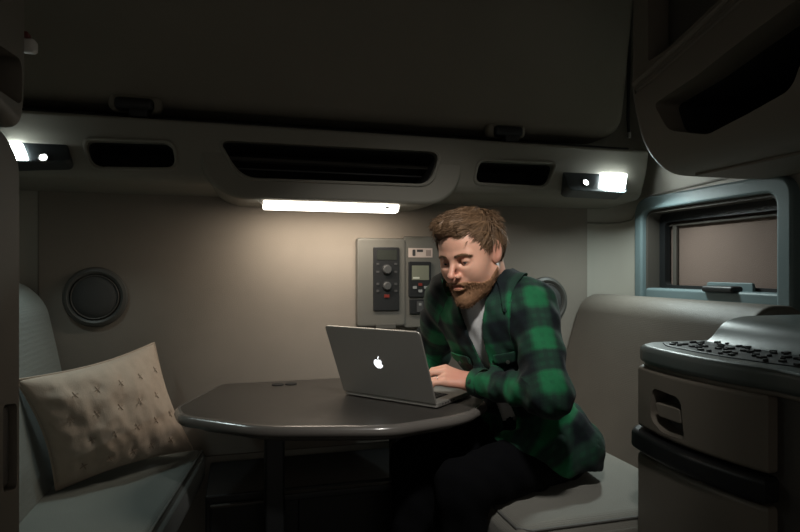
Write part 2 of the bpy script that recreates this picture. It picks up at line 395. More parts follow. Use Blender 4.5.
cut(rb, prism(BM(), up_, 'x', 1.0, 1.18))
# groove under the upper ledge
g = [P(x, y, x=1.10) for x, y in ((634, 92), (650, 80), (690, 45), (745, -4), (790, -44))]
grv = BM(); tube(grv, g, .0085, 8); cut(rb, grv)
obj('ledge_moulding', tube(BM(), [P(x, y, x=1.10) for x, y in ((634, 84), (650, 70), (690, 35), (735, -8), (760, -30))], .009, 10), mCab, rc)
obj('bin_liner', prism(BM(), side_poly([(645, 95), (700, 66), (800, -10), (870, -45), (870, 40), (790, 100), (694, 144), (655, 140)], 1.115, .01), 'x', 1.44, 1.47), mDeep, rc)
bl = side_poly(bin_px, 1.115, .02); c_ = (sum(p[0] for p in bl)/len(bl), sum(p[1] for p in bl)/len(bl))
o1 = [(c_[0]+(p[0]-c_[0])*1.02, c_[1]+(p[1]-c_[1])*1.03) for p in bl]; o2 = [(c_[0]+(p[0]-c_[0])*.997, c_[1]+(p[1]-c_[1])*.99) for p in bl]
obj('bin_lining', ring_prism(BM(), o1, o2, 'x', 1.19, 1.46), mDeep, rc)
obj('upper_door', prism(BM(), side_poly([(649, -50), (649, 58), (668, 44), (700, 15), (735, -20), (735, -50)], 1.10, .008), 'x', 1.165, 1.19, .004), mCabD, rc)
us = obj('underside_panel', box2(BM(), (1.27, .4, 1.392), (1.52, 1.38, 1.402), .004), mCab, rc)

# ------------------------------------------------------------------ left foreground cabinets
lc = empty('tall_cabinet', (-.5, .8, 0), 'tall dark narrow cabinet standing at left edge beside the pillow seat', 'cabinet')
yL = P(20, 300, x=-.33).y
bm = BM(); prism(bm, rpoly([(.3, 0.0), (yL, 0.0), (yL, 1.285), (yL-.05, 1.318), (.3, 1.40)], [0, .005, .02, .03, 0], 4), 'x', -.785, -.33, .012, 3, 'b')
lb = obj('cabinet_body', bm, mCab, lc)
ho = rpoly([(P(a, b, x=-.33).y, P(a, b, x=-.33).z) for a, b in ((3, 405), (17, 403), (17, 488), (3, 493))], .012, 5)
cut(lb, prism(BM(), ho, 'x', -.345, -.30))
obj('cabinet_handle', prism(BM(), rpoly([(P(a, b, x=-.33).y, P(a, b, x=-.33).z) for a, b in ((5, 408), (15, 406), (15, 484), (5, 488))], .01, 5), 'x', -.344, -.338, .002), mCabD, lc)
lu = empty('overhead_cabinet', (-.5, .8, 1.33), 'dark overhead cabinet with open side bin at top left corner', 'cabinet')
yU = P(28, 60, x=-.33).y
bm = BM(); prism(bm, rpoly([(.3, 1.44), (yL-.05, 1.345), (yU-.02, 1.335), (yU, 1.40), (yU, 2.34), (.3, 2.34)], [0, .03, .03, .03, 0, 0], 5), 'x', -.785, -.33, .02, 4, 'b')
ub = obj('cabinet_body', bm, mCab, lu)
oo = rpoly([(P(a, b, x=-.33).y, P(a, b, x=-.33).z) for a, b in ((-60, 5), (22, 60), (22, 106), (-60, 50))], .02, 5)
cut(ub, prism(BM(), oo, 'x', -.6, -.30))
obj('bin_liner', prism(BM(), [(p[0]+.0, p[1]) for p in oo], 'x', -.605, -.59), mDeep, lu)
mk = P(32, 44, y=yU+.02)
ml = empty('marker_lamp', (mk.x-.02, mk.y, mk.z), 'small white marker lamp on the top left cabinet end', 'lamp')
obj('lamp_lens', box(BM(), (mk.x-.005, mk.y, mk.z-.004), (.024, .022, .022), .006, 4), mWhite, ml)
obj('lamp_cap', box(BM(), (mk.x-.012, mk.y-.008, mk.z+.010), (.022, .018, .010), .003, 3), mRed, ml)

# ------------------------------------------------------------------ speakers in the back panel
def speaker(px, py, lab):
    c = P(px, py, y=YB); r = .095
    t = empty('wall_speaker', (c.x, YB, c.z), lab, 'speaker', 0, 'round speakers in the back wall')
    bm = BM(); lathe(bm, [(r, -.002), (r+.004, .004), (r, .012), (r-.010, .016), (r-.018, .012), (r-.020, .004)], 56, 'y', (c.x, YB, c.z)); obj('speaker_ring', bm, mSpkR, t)
    bm = BM(); lathe(bm, [(r-.021, .0), (r-.022, .008), (r-.026, .013), (.05, .019), (.02, .0205), (.001, .021)], 56, 'y', (c.x, YB, c.z)); obj('speaker_grille', bm, mSpk, t)
    bm = BM(); tube(bm, [(c.x+(r-.024)*math.cos(a), YB-.014, c.z+(r-.024)*math.sin(a)) for a in np.linspace(0, 2*PI, 49)[:-1]], .0022, 6, closed=True); obj('grille_rim', bm, mCabD, t)
speaker(96, 297, 'round dark wall speaker above the pillow')
speaker(545, 301, 'round dark wall speaker partly hidden behind the shirted shoulder')

# ------------------------------------------------------------------ control panel
cp = empty('control_panel', (.40, YB, 1.1), 'grey wall panel of heater and radio controls beside the bearded man', 'control panel')
yp = YB-.028
def rp(x0, y0, x1, y1, y, r=.004):
    a, b = P(x0, y0, y=y), P(x1, y1, y=y); return rpoly([(a.x, b.z), (b.x, b.z), (b.x, a.z), (a.x, a.z)], r, 4)
def slab(name, x0, y0, x1, y1, ya, yb, m, par, r=.004, bev=.002):
    return obj(name, prism(BM(), rp(x0, y0, x1, y1, ya, r), 'y', ya, yb, bev, 2, 'a'), m, par)
slab('panel_housing', 357, 237.5, 406, 326, yp, YB+.01, mPanel, cp, .014, .010)
slab('panel_housing', 404, 236, 441, 327, yp+.006, YB+.01, mPanel, cp, .012, .006)
cu = slab('heater_control', 373.5, 247, 399.5, 310.5, yp-.008, yp+.01, mBlack, cp, .005, .003)
yc = yp-.010
slab('heater_display', 377, 250, 397, 260, yc, yp, mLCDd, cu, .002, .0005)
for kx, ky, kr in ((387, 269.5, .0165), (387, 286, .0150)):
    c = P(kx, ky, y=yc); kn = obj('control_knob', lathe(BM(), [(kr, -.002), (kr, .010), (kr-.003, .013), (.001, .013)], 30, 'y', (c.x, yc, c.z)), mBtn, cu)
    kn2 = obj('knob_ring', lathe(BM(), [(kr+.003, 0), (kr+.003, .002), (kr+.001, .003)], 30, 'y', (c.x, yc, c.z)), mBlack, cu)
for kx, ky in ((378, 264), (378, 272), (396, 264), (396, 272), (378, 284), (378, 291), (396, 284), (396, 291)):
    slab('control_button', kx-1.3, ky-1.1, kx+1.3, ky+1.1, yc-.001, yp, mBtn, cu, .001, .0005)
slab('power_button', 384.5, 294.5, 389.5, 297.5, yc-.002, yp, mRed, cu, .001, .0005)
stx = slab('sticker', 408.5, 248, 432.5, 257.5, yp+.004, yp+.01, mSticker, cp, .001, .0003)
slab('sticker_mark', 412.5, 249.5, 415.5, 256, yp+.0033, yp+.006, mInk, stx, .004, 0)
slab('sticker_mark', 417, 249.5, 423, 252, yp+.0033, yp+.006, mInk, stx, .0005, 0)
slab('sticker_mark', 426, 250, 431, 256, yp+.0033, yp+.006, mat('ink_grey', (.25, .2, .18), .6), stx, .0005, 0)
rm = slab('heater_remote', 409, 261.5, 431.5, 297, yp-.004, yp+.01, mBlack, cp, .006, .003)
slab('remote_display', 412, 265.5, 429, 280, yp-.0055, yp, mLCD, rm, .001, .0004)
slab('display_text', 413, 277, 419.5, 278.8, yp-.0062, yp-.005, mat('lcd_text', (.45, .47, .4), .5), rm, .0003, 0)
for kx, ky, m in ((420.5, 284.5, mRed), (415, 287.5, mBtnL), (426, 287.5, mBtnL), (420.5, 291, mBtnL)):
    slab('control_button', kx-1.9, ky-1.4, kx+1.9, ky+1.4, yp-.0065, yp, m, rm, .003, .0005)
sw = slab('switch_module', 410, 299.5, 431, 313.5, yp-.003, yp+.01, mBlack, cp, .002, .002)
slab('rocker_switch', 417, 301.5, 423.5, 312, yp-.006, yp, mBtn, sw, .001, .001)
slab('switch_mark', 419, 303, 421.5, 305.5, yp-.0068, yp-.0055, mBtnL, sw, .001, 0)
for ky in (303.5, 309.5): slab('switch_button', 425, ky-1.8, 429.5, ky+1.8, yp-.0055, yp, mBtnL if ky < 305 else mBtn, sw, .001, .001)
slab('panel_latch', 376, 324.5, 396, 328.5, yp-.006, yp+.01, mSpkR, cp, .001, .001)

# ------------------------------------------------------------------ benches
def puffy(bm, lo, hi, r=.04, seg=6, puff=.012, cuts=14):
    lo, hi = Vector(lo), Vector(hi); c = (lo+hi)/2; s = hi-lo
    b = bmesh.new(); bmesh.ops.create_cube(b, size=1); bmesh.ops.scale(b, vec=s, verts=b.verts)
    bmesh.ops.bevel(b, geom=b.edges[:], offset=r, segments=seg, affect='EDGES', profile=0.5)
    bmesh.ops.subdivide_edges(b, edges=[e for e in b.edges if e.calc_length() > .08], cuts=cuts, use_grid_fill=True)
    for v in b.verts:
        q = [max(0, 1-(abs(v.co[k])/(s[k]/2))**2) for k in range(3)]
        for k in range(3):
            o = [j for j in range(3) if j != k]
            v.co[k] += math.copysign(puff*(q[o[0]]*q[o[1]])**.6, v.co[k]) if abs(v.co[k]) > s[k]/2-.004 else 0
    bmesh.ops.translate(b, vec=c, verts=b.verts); join_bm(bm, b); return bm
ZS = .495
rbch = empty('bench_seat', (.95, 1.4, 0), 'grey fabric bench seat under the seated man at right', 'bench', 0, 'facing bench seats')
bm = BM(); puffy(bm, (.64, 1.25, ZS-.12), (1.27, 2.085, ZS), .035, 6, .012)
obj('seat_cushion', bm, mSeat, rbch, sharp=0)
bm = BM(); tube(bm, [(.652, 2.06, ZS-.008), (.652, 1.28, ZS-.008), (.68, 1.258, ZS-.008), (1.2, 1.258, ZS-.008)], .004, 8); obj('cushion_piping', bm, mPipe, rbch)
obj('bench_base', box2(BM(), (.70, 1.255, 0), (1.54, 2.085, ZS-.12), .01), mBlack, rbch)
# backrest: leaning profile extruded along the wall
def backrest(parent, prof, y0, y1, m, name='backrest'):
    bm = BM(); prism(bm, prof, 'y', y0, y1, .03, 5)
    bmesh.ops.triangulate(bm, faces=[f for f in bm.faces if len(f.verts) > 4])
    return obj(name, bm, m, parent, sharp=50)
backrest(rbch, rpoly([(1.185, ZS-.02), (1.345, .985), (1.40, 1.022), (1.50, 1.02), (1.545, .97), (1.545, ZS-.02)], [.03, .07, .06, .04, .02, 0], 8), 1.25, 2.09, mSeatB)
lbch = empty('bench_seat', (-.45, 1.5, 0), 'grey fabric bench seat under the quilted pillow at left', 'bench', 0, 'facing bench seats')
bm = BM(); puffy(bm, (-.66, 1.04, ZS-.10), (-.115, 2.085, ZS+.015), .03, 6, .010)
for v in bm.verts:
    v.co.x -= .125*(2.085-v.co.y)*max(0, (v.co.x+.66)/.545)
obj('seat_cushion', bm, mSeatL, lbch, sharp=0)
bm = BM(); tube(bm, [(-.127, 2.07, ZS+.008), (-.127-.125*1.02, 1.06, ZS+.008)], .0045, 8); obj('cushion_piping', bm, mPipe, lbch)
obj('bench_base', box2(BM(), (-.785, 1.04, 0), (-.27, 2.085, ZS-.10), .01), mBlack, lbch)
backrest(lbch, rpoly([(-.50, ZS-.0), (-.555, .80), (-.60, 1.02), (-.67, 1.085), (-.75, 1.085), (-.785, 1.04), (-.785, ZS)], [.03, .2, .09, .06, .03, .01, 0], 8), 1.06, 2.09, mSeatL)

# ------------------------------------------------------------------ low black cabinet under the table, at the wall
uc = empty('storage_cabinet', (.3, 1.95, 0), 'low black cabinet on the floor under the table', 'cabinet')
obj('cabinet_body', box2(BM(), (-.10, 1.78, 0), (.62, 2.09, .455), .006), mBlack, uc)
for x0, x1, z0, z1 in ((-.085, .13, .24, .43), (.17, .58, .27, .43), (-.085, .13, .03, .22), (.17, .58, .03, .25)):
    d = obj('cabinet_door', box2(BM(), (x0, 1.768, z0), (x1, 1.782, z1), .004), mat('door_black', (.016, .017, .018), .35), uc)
bm = BM(); fr = [(.21, 1.762, .06), (.54, 1.762, .06), (.54, 1.762, .22), (.21, 1.762, .22)]
tube(bm, fr, .003, 6, closed=True); obj('door_frame', bm, mCabD, uc)
obj('cabinet_rail', box2(BM(), (.17, 1.757, .425), (.58, 1.77, .433), .002), mCabD, uc)
obj('cabinet_rail', box2(BM(), (-.085, 1.757, .425), (.13, 1.77, .433), .002), mCabD, uc)

# ------------------------------------------------------------------ table
ZT = .73
tb = empty('folding_table', (.28, 1.7, 0), 'dark laminate table with angled corners under the laptop', 'table')
tp = [(P(a, b, z=ZT).x, P(a, b, z=ZT).y) for a, b in ((179, 407), (184, 415), (262, 425.5), (392, 425), (466, 413), (486, 401))]
tp = [(-.06, 2.06), tp[0], tp[1], tp[2], tp[3], tp[4], tp[5], (.70, 1.75), (.62, 2.06)]
tpr = rpoly(tp, [.03, .03, .03, .05, .05, .06, .04, .08, .03], 6)
bm = BM(); prism(bm, tpr, 'z', ZT-.030, ZT, .0, 3)
t1 = obj('tabletop', bm, mTable, tb); 
bm = BM(); N_ = len(tpr)
tube(bm, [(p[0], p[1], ZT-.0155) for p in tpr], .0158, 12, closed=True); obj('edge_band', bm, mEdge, tb)
def shrink(poly, f):
    cx = sum(p[0] for p in poly)/len(poly); cy = sum(p[1] for p in poly)/len(poly)
    return [(cx+(p[0]-cx)*f, cy+(p[1]-cy)*f) for p in poly]
obj('table_underframe', prism(BM(), shrink(tpr, .90), 'z', ZT-.048, ZT-.029, .005), mCabD, tb)
lg = P(276, 480, y=1.68)
obj('table_post', box2(BM(), (.065, 1.64, .03), (.12, 1.72, ZT-.047), .008), mBlack, tb)
obj('table_post', box2(BM(), (.44, 1.64, .03), (.495, 1.72, ZT-.047), .008), mBlack, tb)
obj('table_foot', box2(BM(), (.0, 1.56, 0), (.56, 1.758, .035), .01), mBlack, tb)
obj('cross_bar', box2(BM(), (.11, 1.665, .46), (.45, 1.695, .48), .004), mBlack, tb)
c = P(283, 381, z=ZT); c.y = min(c.y, 1.99)
bm = BM()
for dx in (-.022, .022): lathe(bm, [(.020, 0), (.020, .003), (.016, .004), (.001, .004)], 24, 'z', (c.x+dx, c.y, ZT))
obj('cable_grommet', bm, mBlack, tb)

# ------------------------------------------------------------------ right drawer cabinet with tray top
dc = empty('drawer_cabinet', (1.25, .85, 0), 'dark drawer cabinet with ribbed tray top in right foreground', 'cabinet')
xf = .955; yF = 1.235; yN = P(771, 430, x=xf).y
bodyp = rpoly([(xf+.02, .40), (1.545, .40), (1.545, yF-.012), (xf+.02, yF-.012)], [.01, 0, 0, .04], 5)
obj('cabinet_body', prism(BM(), bodyp, 'z', 0, .905, .006, 2), mCabD, dc)
def bow(y):  # front faces bulge towards the aisle
    t = (y-yN)/(yF-yN); return xf-.030*math.sin(PI*max(0, min(1, t)))**.8
def facepoly(inset=0, back=.06, y0=None, y1=None):
    a = y0 if y0 is not None else yN+.004; b = y1 if y1 is not None else yF
    ys = np.linspace(a, b, 18); pts = [(bow(y)+inset+(.02*max(0, (y-(b-.02))/.02)**2), y) for y in ys]
    return pts+[(xf+back, b), (xf+back, a)]
z1, z2 = P(700, 372, x=xf-.02).z, P(700, 455, x=xf-.02).z
dr = obj('drawer', prism(BM(), facepoly(), 'z', z2+.006, .885, .010, 4), mCab, dc)
hole = side_poly([(653, 387), (684, 398), (688, 440), (664, 432), (650, 418)], xf-.02, [.02, .02, .012, .012, .02])
cut(dr, prism(BM(), hole, 'x', xf-.08, xf+.030))
hc = (sum(p[0] for p in hole)/len(hole), sum(p[1] for p in hole)/len(hole))
obj('handle_cup', prism(BM(), [(hc[0]+(p[0]-hc[0])*.97, hc[1]+(p[1]-hc[1])*.97) for p in hole], 'x', xf+.022, xf+.035), mCab, dr)
grp = side_poly([(659, 402), (684, 409), (686, 424), (663, 416)], xf-.01, .006)
obj('handle_grip', prism(BM(), grp, 'x', xf-.022, xf+.026, .006, 3), mCab, dr)
bz0, bz1 = z2-.050, z2
obj('bumper_strip', prism(BM(), facepoly(-.014, .05, yN-.0, yF+.012), 'z', bz0, bz1, .012, 4), mBlack, dc)
obj('lower_door', prism(BM(), facepoly(), 'z', .04, bz0-.006, .010, 4), mCab, dc)
# top: lip, tray surface with raised marks, rear hump
def lippoly(inset, y0=.42):
    ys = np.linspace(y0, yF+.006, 26)
    pts = [(bow(max(y, yN))+inset+(.05*max(0, (y-(yF-.05))/.055)**2) - (.03*max(0, (.80-y))/.4), y) for y in ys]
    return pts+[(1.546, yF+.006), (1.546, y0)]
lp = obj('top_lip', prism(BM(), lippoly(-.006), 'z', .893, .938, .014, 4), mTray, dc)
obj('lip_trim', prism(BM(), lippoly(.006), 'z', .884, .894, .003, 2), mCab, dc)
obj('tray_mat', prism(BM(), [(p[0]+.0, p[1]) for p in facepoly(.045, .26, .45, yF-.035)], 'z', .934, .941, .003, 2), mTrayD, dc)
bm = BM()
for k in range(30):
    y = .52+k*.0225; x = bow(max(y, yN))+.062+.004*math.sin(k*2.1)
    for j in range(6):
        if (k*5+j*3) % 7 < 4: box(bm, (x+j*.027+.006*math.sin(k*1.7), y+.005*math.sin(j*2+k), .9425), (.018 if j % 2 else .011, .005 if k % 2 else .011, .006), .0015, 2)
tag(obj('tray_ridge', bm, mTrayD, dc), kind='stuff')
for k, (xx, yy) in enumerate([(1.045, .78), (1.10, .76), (1.03, .84), (1.08, .70)]):
    obj('tray_stud', lathe(BM(), [(.011, 0), (.011, .005), (.007, .008), (.001, .008)], 18, 'z', (xx, yy, .940)), mTray, dc)
hp = rpoly([(1.105, .93), (1.145, .950), (1.18, .990), (1.24, 1.002), (1.50, 1.002), (1.50, .93)], [0, .03, .03, .05, .02, 0], 6)
bm = BM(); prism(bm, hp, 'y', .42, 1.19, .03, 5, 'b')
obj('tray_hump', bm, mTray, dc, sharp=60)

# ------------------------------------------------------------------ fixture for the added fill light, out of view above the frame
fl = empty('added_fill_lamp', (.35, .45, 2.14), 'small square fill lamp added out of view under the ceiling to light the man', 'lamp')
obj('lamp_housing', box(BM(), (.35, .44, 2.125), (.16, .16, .03), .012), mWhite, fl)
obj('lamp_stem', tube(BM(), [(.35, .44, 2.13), (.35, .44, ZC)], .015, 12), mBlack, fl)
# ------------------------------------------------------------------ pillow
def make_pillow():
    BL, BR = Vector((-.480, 1.745, .525)), Vector((-.150, 1.985, .535))
    TL, TR = Vector((-.560, 1.70, .835)), Vector((-.275, 2.045, .880))
    n = 60; m_ = 44
    nrm = (BR-BL).cross(TL-BL).normalized()
    if nrm.y > 0: nrm = -nrm
    tufts = [(.17+.165*i+(.08 if j % 2 else 0), .18+.21*j) for j in range(4) for i in range(5)]
    rnd = random.Random(4)
    bm = BM(); sides = []
    for sgn in (1, -1):
        g = []
        for i in range(n+1):
            row = []
            for j in range(m_+1):
                u, v = i/n, j/m_
                pin = .050*(math.sin(PI*u)*(2*v-1)*abs(2*v-1)**1 ); pin2 = .045*(math.sin(PI*v)*(2*u-1)*abs(2*u-1))
                uu = u-pin2*1.0; vv = v-pin*1.0
                p = BL*(1-uu)*(1-vv)+BR*uu*(1-vv)+TL*(1-uu)*vv+TR*uu*vv
                e = (1-(2*u-1)**2)*(1-(2*v-1)**2)
                h = .080*max(0, e)**.55
                h += .0035*math.sin(u*52+2*math.sin(v*6)+1.3)*math.exp(-v/.30)*min(1, e*4)+.0025*math.sin(v*40+u*9)*math.exp(-u/.22)*min(1, e*4)
                if e > 0.02:
                    for (a, b) in tufts:
                        d2 = ((u-a)*.45)**2+((v-b)*.33)**2
                        h -= .0045*math.exp(-d2/(.008**2))+.0025*math.exp(-d2/(.022**2))*min(1, e*4)
                    h += .0030*math.sin(v*11+2.2*math.sin(u*7)+u*4)*min(1, e*3)*math.sin(u*17+2*v)
                    h += .007*(noise.fractal(Vector((u*9, v*4.5, 1.3)), 1.0, 2.0, 4)-.0)*min(1, e*4)
                row.append(p+nrm*h*sgn)
            g.append(row)
        sides.append(g)
    vs_ = {}
    def vert(s, i, j):
        if i in (0, n) or j in (0, m_): s = 0
        if (s, i, j) not in vs_: vs_[(s, i, j)] = bm.verts.new(sides[s][i][j])
        return vs_[(s, i, j)]
    for s in (0, 1):
        for i in range(n):
            for j in range(m_):
                bm.faces.new((vert(s, i, j), vert(s, i+1, j), vert(s, i+1, j+1), vert(s, i, j+1)))
    t = empty('throw_pillow', (BL+BR)/2, 'beige quilted rectangular pillow leaning on the left bench', 'pillow')
    obj('pillow_cover', bm, mPil, t, sharp=0)
    edge = [sides[0][i][0] for i in range(n+1)]+[sides[0][n][j] for j in range(1, m_+1)]+[sides[0][i][m_] for i in range(n-1, -1, -1)]+[sides[0][0][j] for j in range(m_-1, 0, -1)]
    obj('pillow_seam', tube(BM(), edge, .003, 6, closed=True), mPil, t)
    for a, b in tufts:
        i, j = int(a*n), int(b*m_)
        if not (2 < i < n-2 and 2 < j < m_-2): continue
        c = sides[0][i][j]+nrm*.001; du = (sides[0][i+1][j]-sides[0][i-1][j]).normalized(); dv = (sides[0][i][j+1]-sides[0][i][j-1]).normalized()
        bm = BM()
        for d in (du+dv*.3, dv-du*.3):
            d = d.normalized()*.011; tube(bm, [c-d+nrm*.004, c+nrm*.0015, c+d+nrm*.004], .0012, 5)
        obj('tuft_stitch', bm, mPilS, t)
make_pillow()

# ------------------------------------------------------------------ laptop
def make_laptop():
    A = P(437, 408.5, z=ZT+.003); ang = math.radians(-34)
    wl = CW(math.cos(ang), math.sin(ang), 0)-CW(0, 0, 0); wl.z = 0      # along the hinge, towards the near corner
    bd = CW(-math.sin(ang), math.cos(ang), 0)-CW(0, 0, 0); bd.z = 0      # hinge -> user
    Wd, D = .335, .222
    t = empty('laptop', A-wl*Wd/2+Vector((0, 0, -.003)), 'open silver laptop with glowing fruit logo on the table', 'laptop')
    M = Matrix(((wl.x, bd.x, 0, 0), (wl.y, bd.y, 0, 0), (0, 0, 1, 0), (0, 0, 0, 1))) if False else None
    # local frame: x along hinge, y towards user, z up; right-handed check
    R = Matrix((wl, bd, Vector((0, 0, 1)))).transposed()
    t.rotation_euler = R.to_euler()
    def pl(name, bm, m, par=t): return obj(name, bm, m, par, local=True)
    bm = BM(); prism(bm, rpoly([(-Wd/2, 0), (Wd/2, 0), (Wd/2, D), (-Wd/2, D)], .012, 5), 'z', .003, .0165, .003, 3); base = pl('laptop_base', bm, mAlu)
    for x in (-.13, .13):
        for y in (.02, D-.02): pl('rubber_foot', lathe(BM(), [(.006, 0), (.006, .0035), (.001, .0035)], 12, 'z', (x, y, 0)), mKey, base)
    pl('keyboard_well', box2(BM(), (-.135, .03, .0163), (.135, .125, .0169)), mKey, base)
    kb = box(BM(), (0, 0, 0), (.0155, .0145, .0022), .0012, 2); kme = bpy.data.meshes.new('key'); kb.to_mesh(kme); kb.free(); kme.materials.append(mKey)
    for r in range(5):
        for c in range(14):
            k = bpy.data.objects.new('key', kme); C.objects.link(k); k.parent = base; k.location = (-.1235+c*.019, .039+r*.0185, .0178)
    pl('trackpad', box2(BM(), (-.05, .137, .0163), (.05, .207, .0168)), mat('trackpad', (.33, .32, .30), .35, metal=.6), base)
    for y, w in ((.03, .006), (.045, .009), (.06, .009), (.078, .006), (.092, .012)):
        pl('side_port', box2(BM(), (Wd/2-.002, y, .0075), (Wd/2+.0006, y+w, .0115), .0008, 2), mKey, base)
    pl('hinge_bar', tube(BM(), [(-.12, .004, .016), (.12, .004, .016)], .0045, 12), mKey, base)
    # lid: leans back away from the user
    th = math.radians(23)
    H = .228
    ex = Vector((1, 0, 0)); ez = Vector((0, -math.sin(th), math.cos(th))); ey = Vector((0, math.cos(th), math.sin(th)))
    LM = Matrix((ex, ey, ez)).transposed().to_4x4(); LM.translation = Vector((0, .002, .0165))
    def lid(bm): bmesh.ops.transform(bm, matrix=LM, verts=bm.verts); return bm
    bm = BM(); prism(bm, rpoly([(-Wd/2, 0), (Wd/2, 0), (Wd/2, H), (-Wd/2, H)], [.004, .004, .013, .013], 6), 'y', -.006, .0, .0025, 3); ld = pl('laptop_lid', lid(bm), mAlu)
    pl('screen_bezel', lid(prism(BM(), rpoly([(-Wd/2+.004, .006), (Wd/2-.004, .006), (Wd/2-.004, H-.004), (-Wd/2+.004, H-.004)], .008, 5), 'y', 0, .0008)), mKey, ld)
    pl('screen', lid(box2(BM(), (-Wd/2+.016, .0008, .02), (Wd/2-.016, .0012, H-.014))), mScreen, ld)
    # emblem on the lid back: a bitten fruit with a leaf, seen from behind the screen
    body = []
    N = 90
    for k in range(N):
        a = 2*PI*k/N; c, s = math.cos(a), math.sin(a)
        r = 1.0+.05*math.cos(2*a)
        if s > 0: r -= .20*math.exp(-((a-PI/2)/.30)**2)      # dip on top
        if s < 0: r -= .12*math.exp(-((a-1.5*PI)/.22)**2)    # dip below
        x, z = r*c*(.88 if s > 0 else .88-.20*(-s)**2), r*s*.98
        d = math.hypot(x-1.12, z-.12)
        if d < .46:                                            # the bite
            f = .46/d; x, z = 1.12+(x-1.12)*f, .12+(z-.12)*f
        body.append((x, z))
    S = .0168; cx, cz = 0, H*.50
    bm = BM(); prism(bm, [(cx+p[0]*S, cz+p[1]*S) for p in body], 'y', -.0066, -.005)
    leaf = [(.02+.46*t_*1.0, .92+.62*t_+(.17*math.sin(PI*t_))) for t_ in np.linspace(0, 1, 8)]+[(.02+.46*t_, .92+.62*t_-(.17*math.sin(PI*t_))) for t_ in np.linspace(1, 0, 8)[1:-1]]
    prism(bm, [(cx+p[0]*S, cz+p[1]*S) for p in leaf], 'y', -.0066, -.005)
    pl('lid_logo', lid(bm), mLogo, ld)
    return t
make_laptop()

# ------------------------------------------------------------------ the man: signed distance volumes turned into meshes
def unit(v): v = np.array(v, dtype=float); return v/np.linalg.norm(v)
class Grid:
    def __init__(s, xs, ys, zs):
        s.ax = [np.asarray(a, dtype=np.float32) for a in (xs, ys, zs)]
        s.v = np.full([len(a) for a in s.ax], .2, dtype=np.float32)
    def sub(s, lo, hi):
        sl = []
        for a, l, h in zip(s.ax, lo, hi):
            sl.append(slice(max(0, np.searchsorted(a, l)-1), min(len(a), np.searchsorted(a, h)+1)))
        X, Y, Z = np.meshgrid(*[a[q] for a, q in zip(s.ax, sl)], indexing='ij')
        return tuple(sl), (X, Y, Z)
    def add(s, prim, k=.02, mode='add'):
        lo, hi, fn = prim; m = .05+k
        sl, p = s.sub(np.array(lo)-m, np.array(hi)+m)
        if min(p[0].shape) == 0: return
        d = fn(p).astype(np.float32); v = s.v[sl]
        s.v[sl] = smin(v, d, k) if mode == 'add' else -smin(-v, d, k)
def smin(a, b, k):
    if k <= 0: return np.minimum(a, b)
    h = np.maximum(k-np.abs(a-b), 0)/k
    return np.minimum(a, b)-h*h*k*.25
def caps(a, b, ra, rb):
    a, b = np.array(a, float), np.array(b, float); ab = b-a; L2 = max(1e-9, ab@ab)
    def fn(p):
        q = [p[i]-a[i] for i in range(3)]
        h = np.clip(sum(q[i]*ab[i] for i in range(3))/L2, 0, 1)
        return np.sqrt(sum((q[i]-ab[i]*h)**2 for i in range(3)))-(ra+(rb-ra)*h)
    R = max(ra, rb); return np.minimum(a, b)-R, np.maximum(a, b)+R, fn
def ell(c, r, R=None):
    c = np.array(c, float); r = np.array(r, float); R = np.eye(3) if R is None else np.array(R, float)
    def fn(p):
        q = [p[i]-c[i] for i in range(3)]
        l = [sum(q[i]*R[j][i] for i in range(3)) for j in range(3)]
        k0 = np.sqrt(sum((l[j]/r[j])**2 for j in range(3)))+1e-9; k1 = np.sqrt(sum((l[j]/r[j]**2)**2 for j in range(3)))+1e-9
        return k0*(k0-1)/k1
    ext = np.sqrt(sum((R[j]*r[j])**2 for j in range(3))); return c-ext, c+ext, fn
def surface_nets(g):
    v = g.v; X, Y, Z = g.ax; nx, ny, nz = v.shape
    ins = v < 0
    cnt = np.zeros((nx-1, ny-1, nz-1), np.int8)
    for i in (0, 1):
        for j in (0, 1):
            for k in (0, 1): cnt += ins[i:nx-1+i, j:ny-1+j, k:nz-1+k]
    act = np.argwhere((cnt > 0) & (cnt < 8)); idx = np.full(cnt.shape, -1, np.int32); idx[tuple(act.T)] = np.arange(len(act))
    acc = np.zeros((len(act), 3)); num = np.zeros(len(act))
    cor = [(i, j, k) for i in (0, 1) for j in (0, 1) for k in (0, 1)]
    for c in cor:
        for ax in range(3):
            if c[ax] == 1: continue
            d = list(c); d[ax] = 1
            A = act+np.array(c); B = act+np.array(d)
            va = v[tuple(A.T)]; vb = v[tuple(B.T)]; m = (va < 0) != (vb < 0)
            t = np.where(m, va/(va-vb+1e-12), 0)
            pa = np.stack([X[A[:, 0]], Y[A[:, 1]], Z[A[:, 2]]], 1); pb = np.stack([X[B[:, 0]], Y[B[:, 1]], Z[B[:, 2]]], 1)
            acc += np.where(m[:, None], pa+(pb-pa)*t[:, None], 0); num += m
    V = acc/num[:, None]; F = []
    for ax in range(3):
        a, b = [(1, 2), (2, 0), (0, 1)][ax]
        sl0 = [slice(None)]*3; sl1 = [slice(None)]*3; sl0[ax] = slice(0, -1); sl1[ax] = slice(1, None)
        s0, s1 = ins[tuple(sl0)], ins[tuple(sl1)]
        e = np.argwhere(s0 != s1); e = e[(e[:, a] > 0) & (e[:, b] > 0)]
        e = e[(e[:, a] < v.shape[a]-1) & (e[:, b] < v.shape[b]-1)]
        fl_ = s0[tuple(e.T)]
        da = np.zeros(3, int); da[a] = 1; db = np.zeros(3, int); db[b] = 1
        q = np.stack([idx[tuple((e-da-db).T)], idx[tuple((e-db).T)], idx[tuple(e.T)], idx[tuple((e-da).T)]], 1)
        q[~fl_] = q[~fl_][:, ::-1]; F.append(q)
    F = np.concatenate(F); F = F[(F >= 0).all(1)]
    return V, F
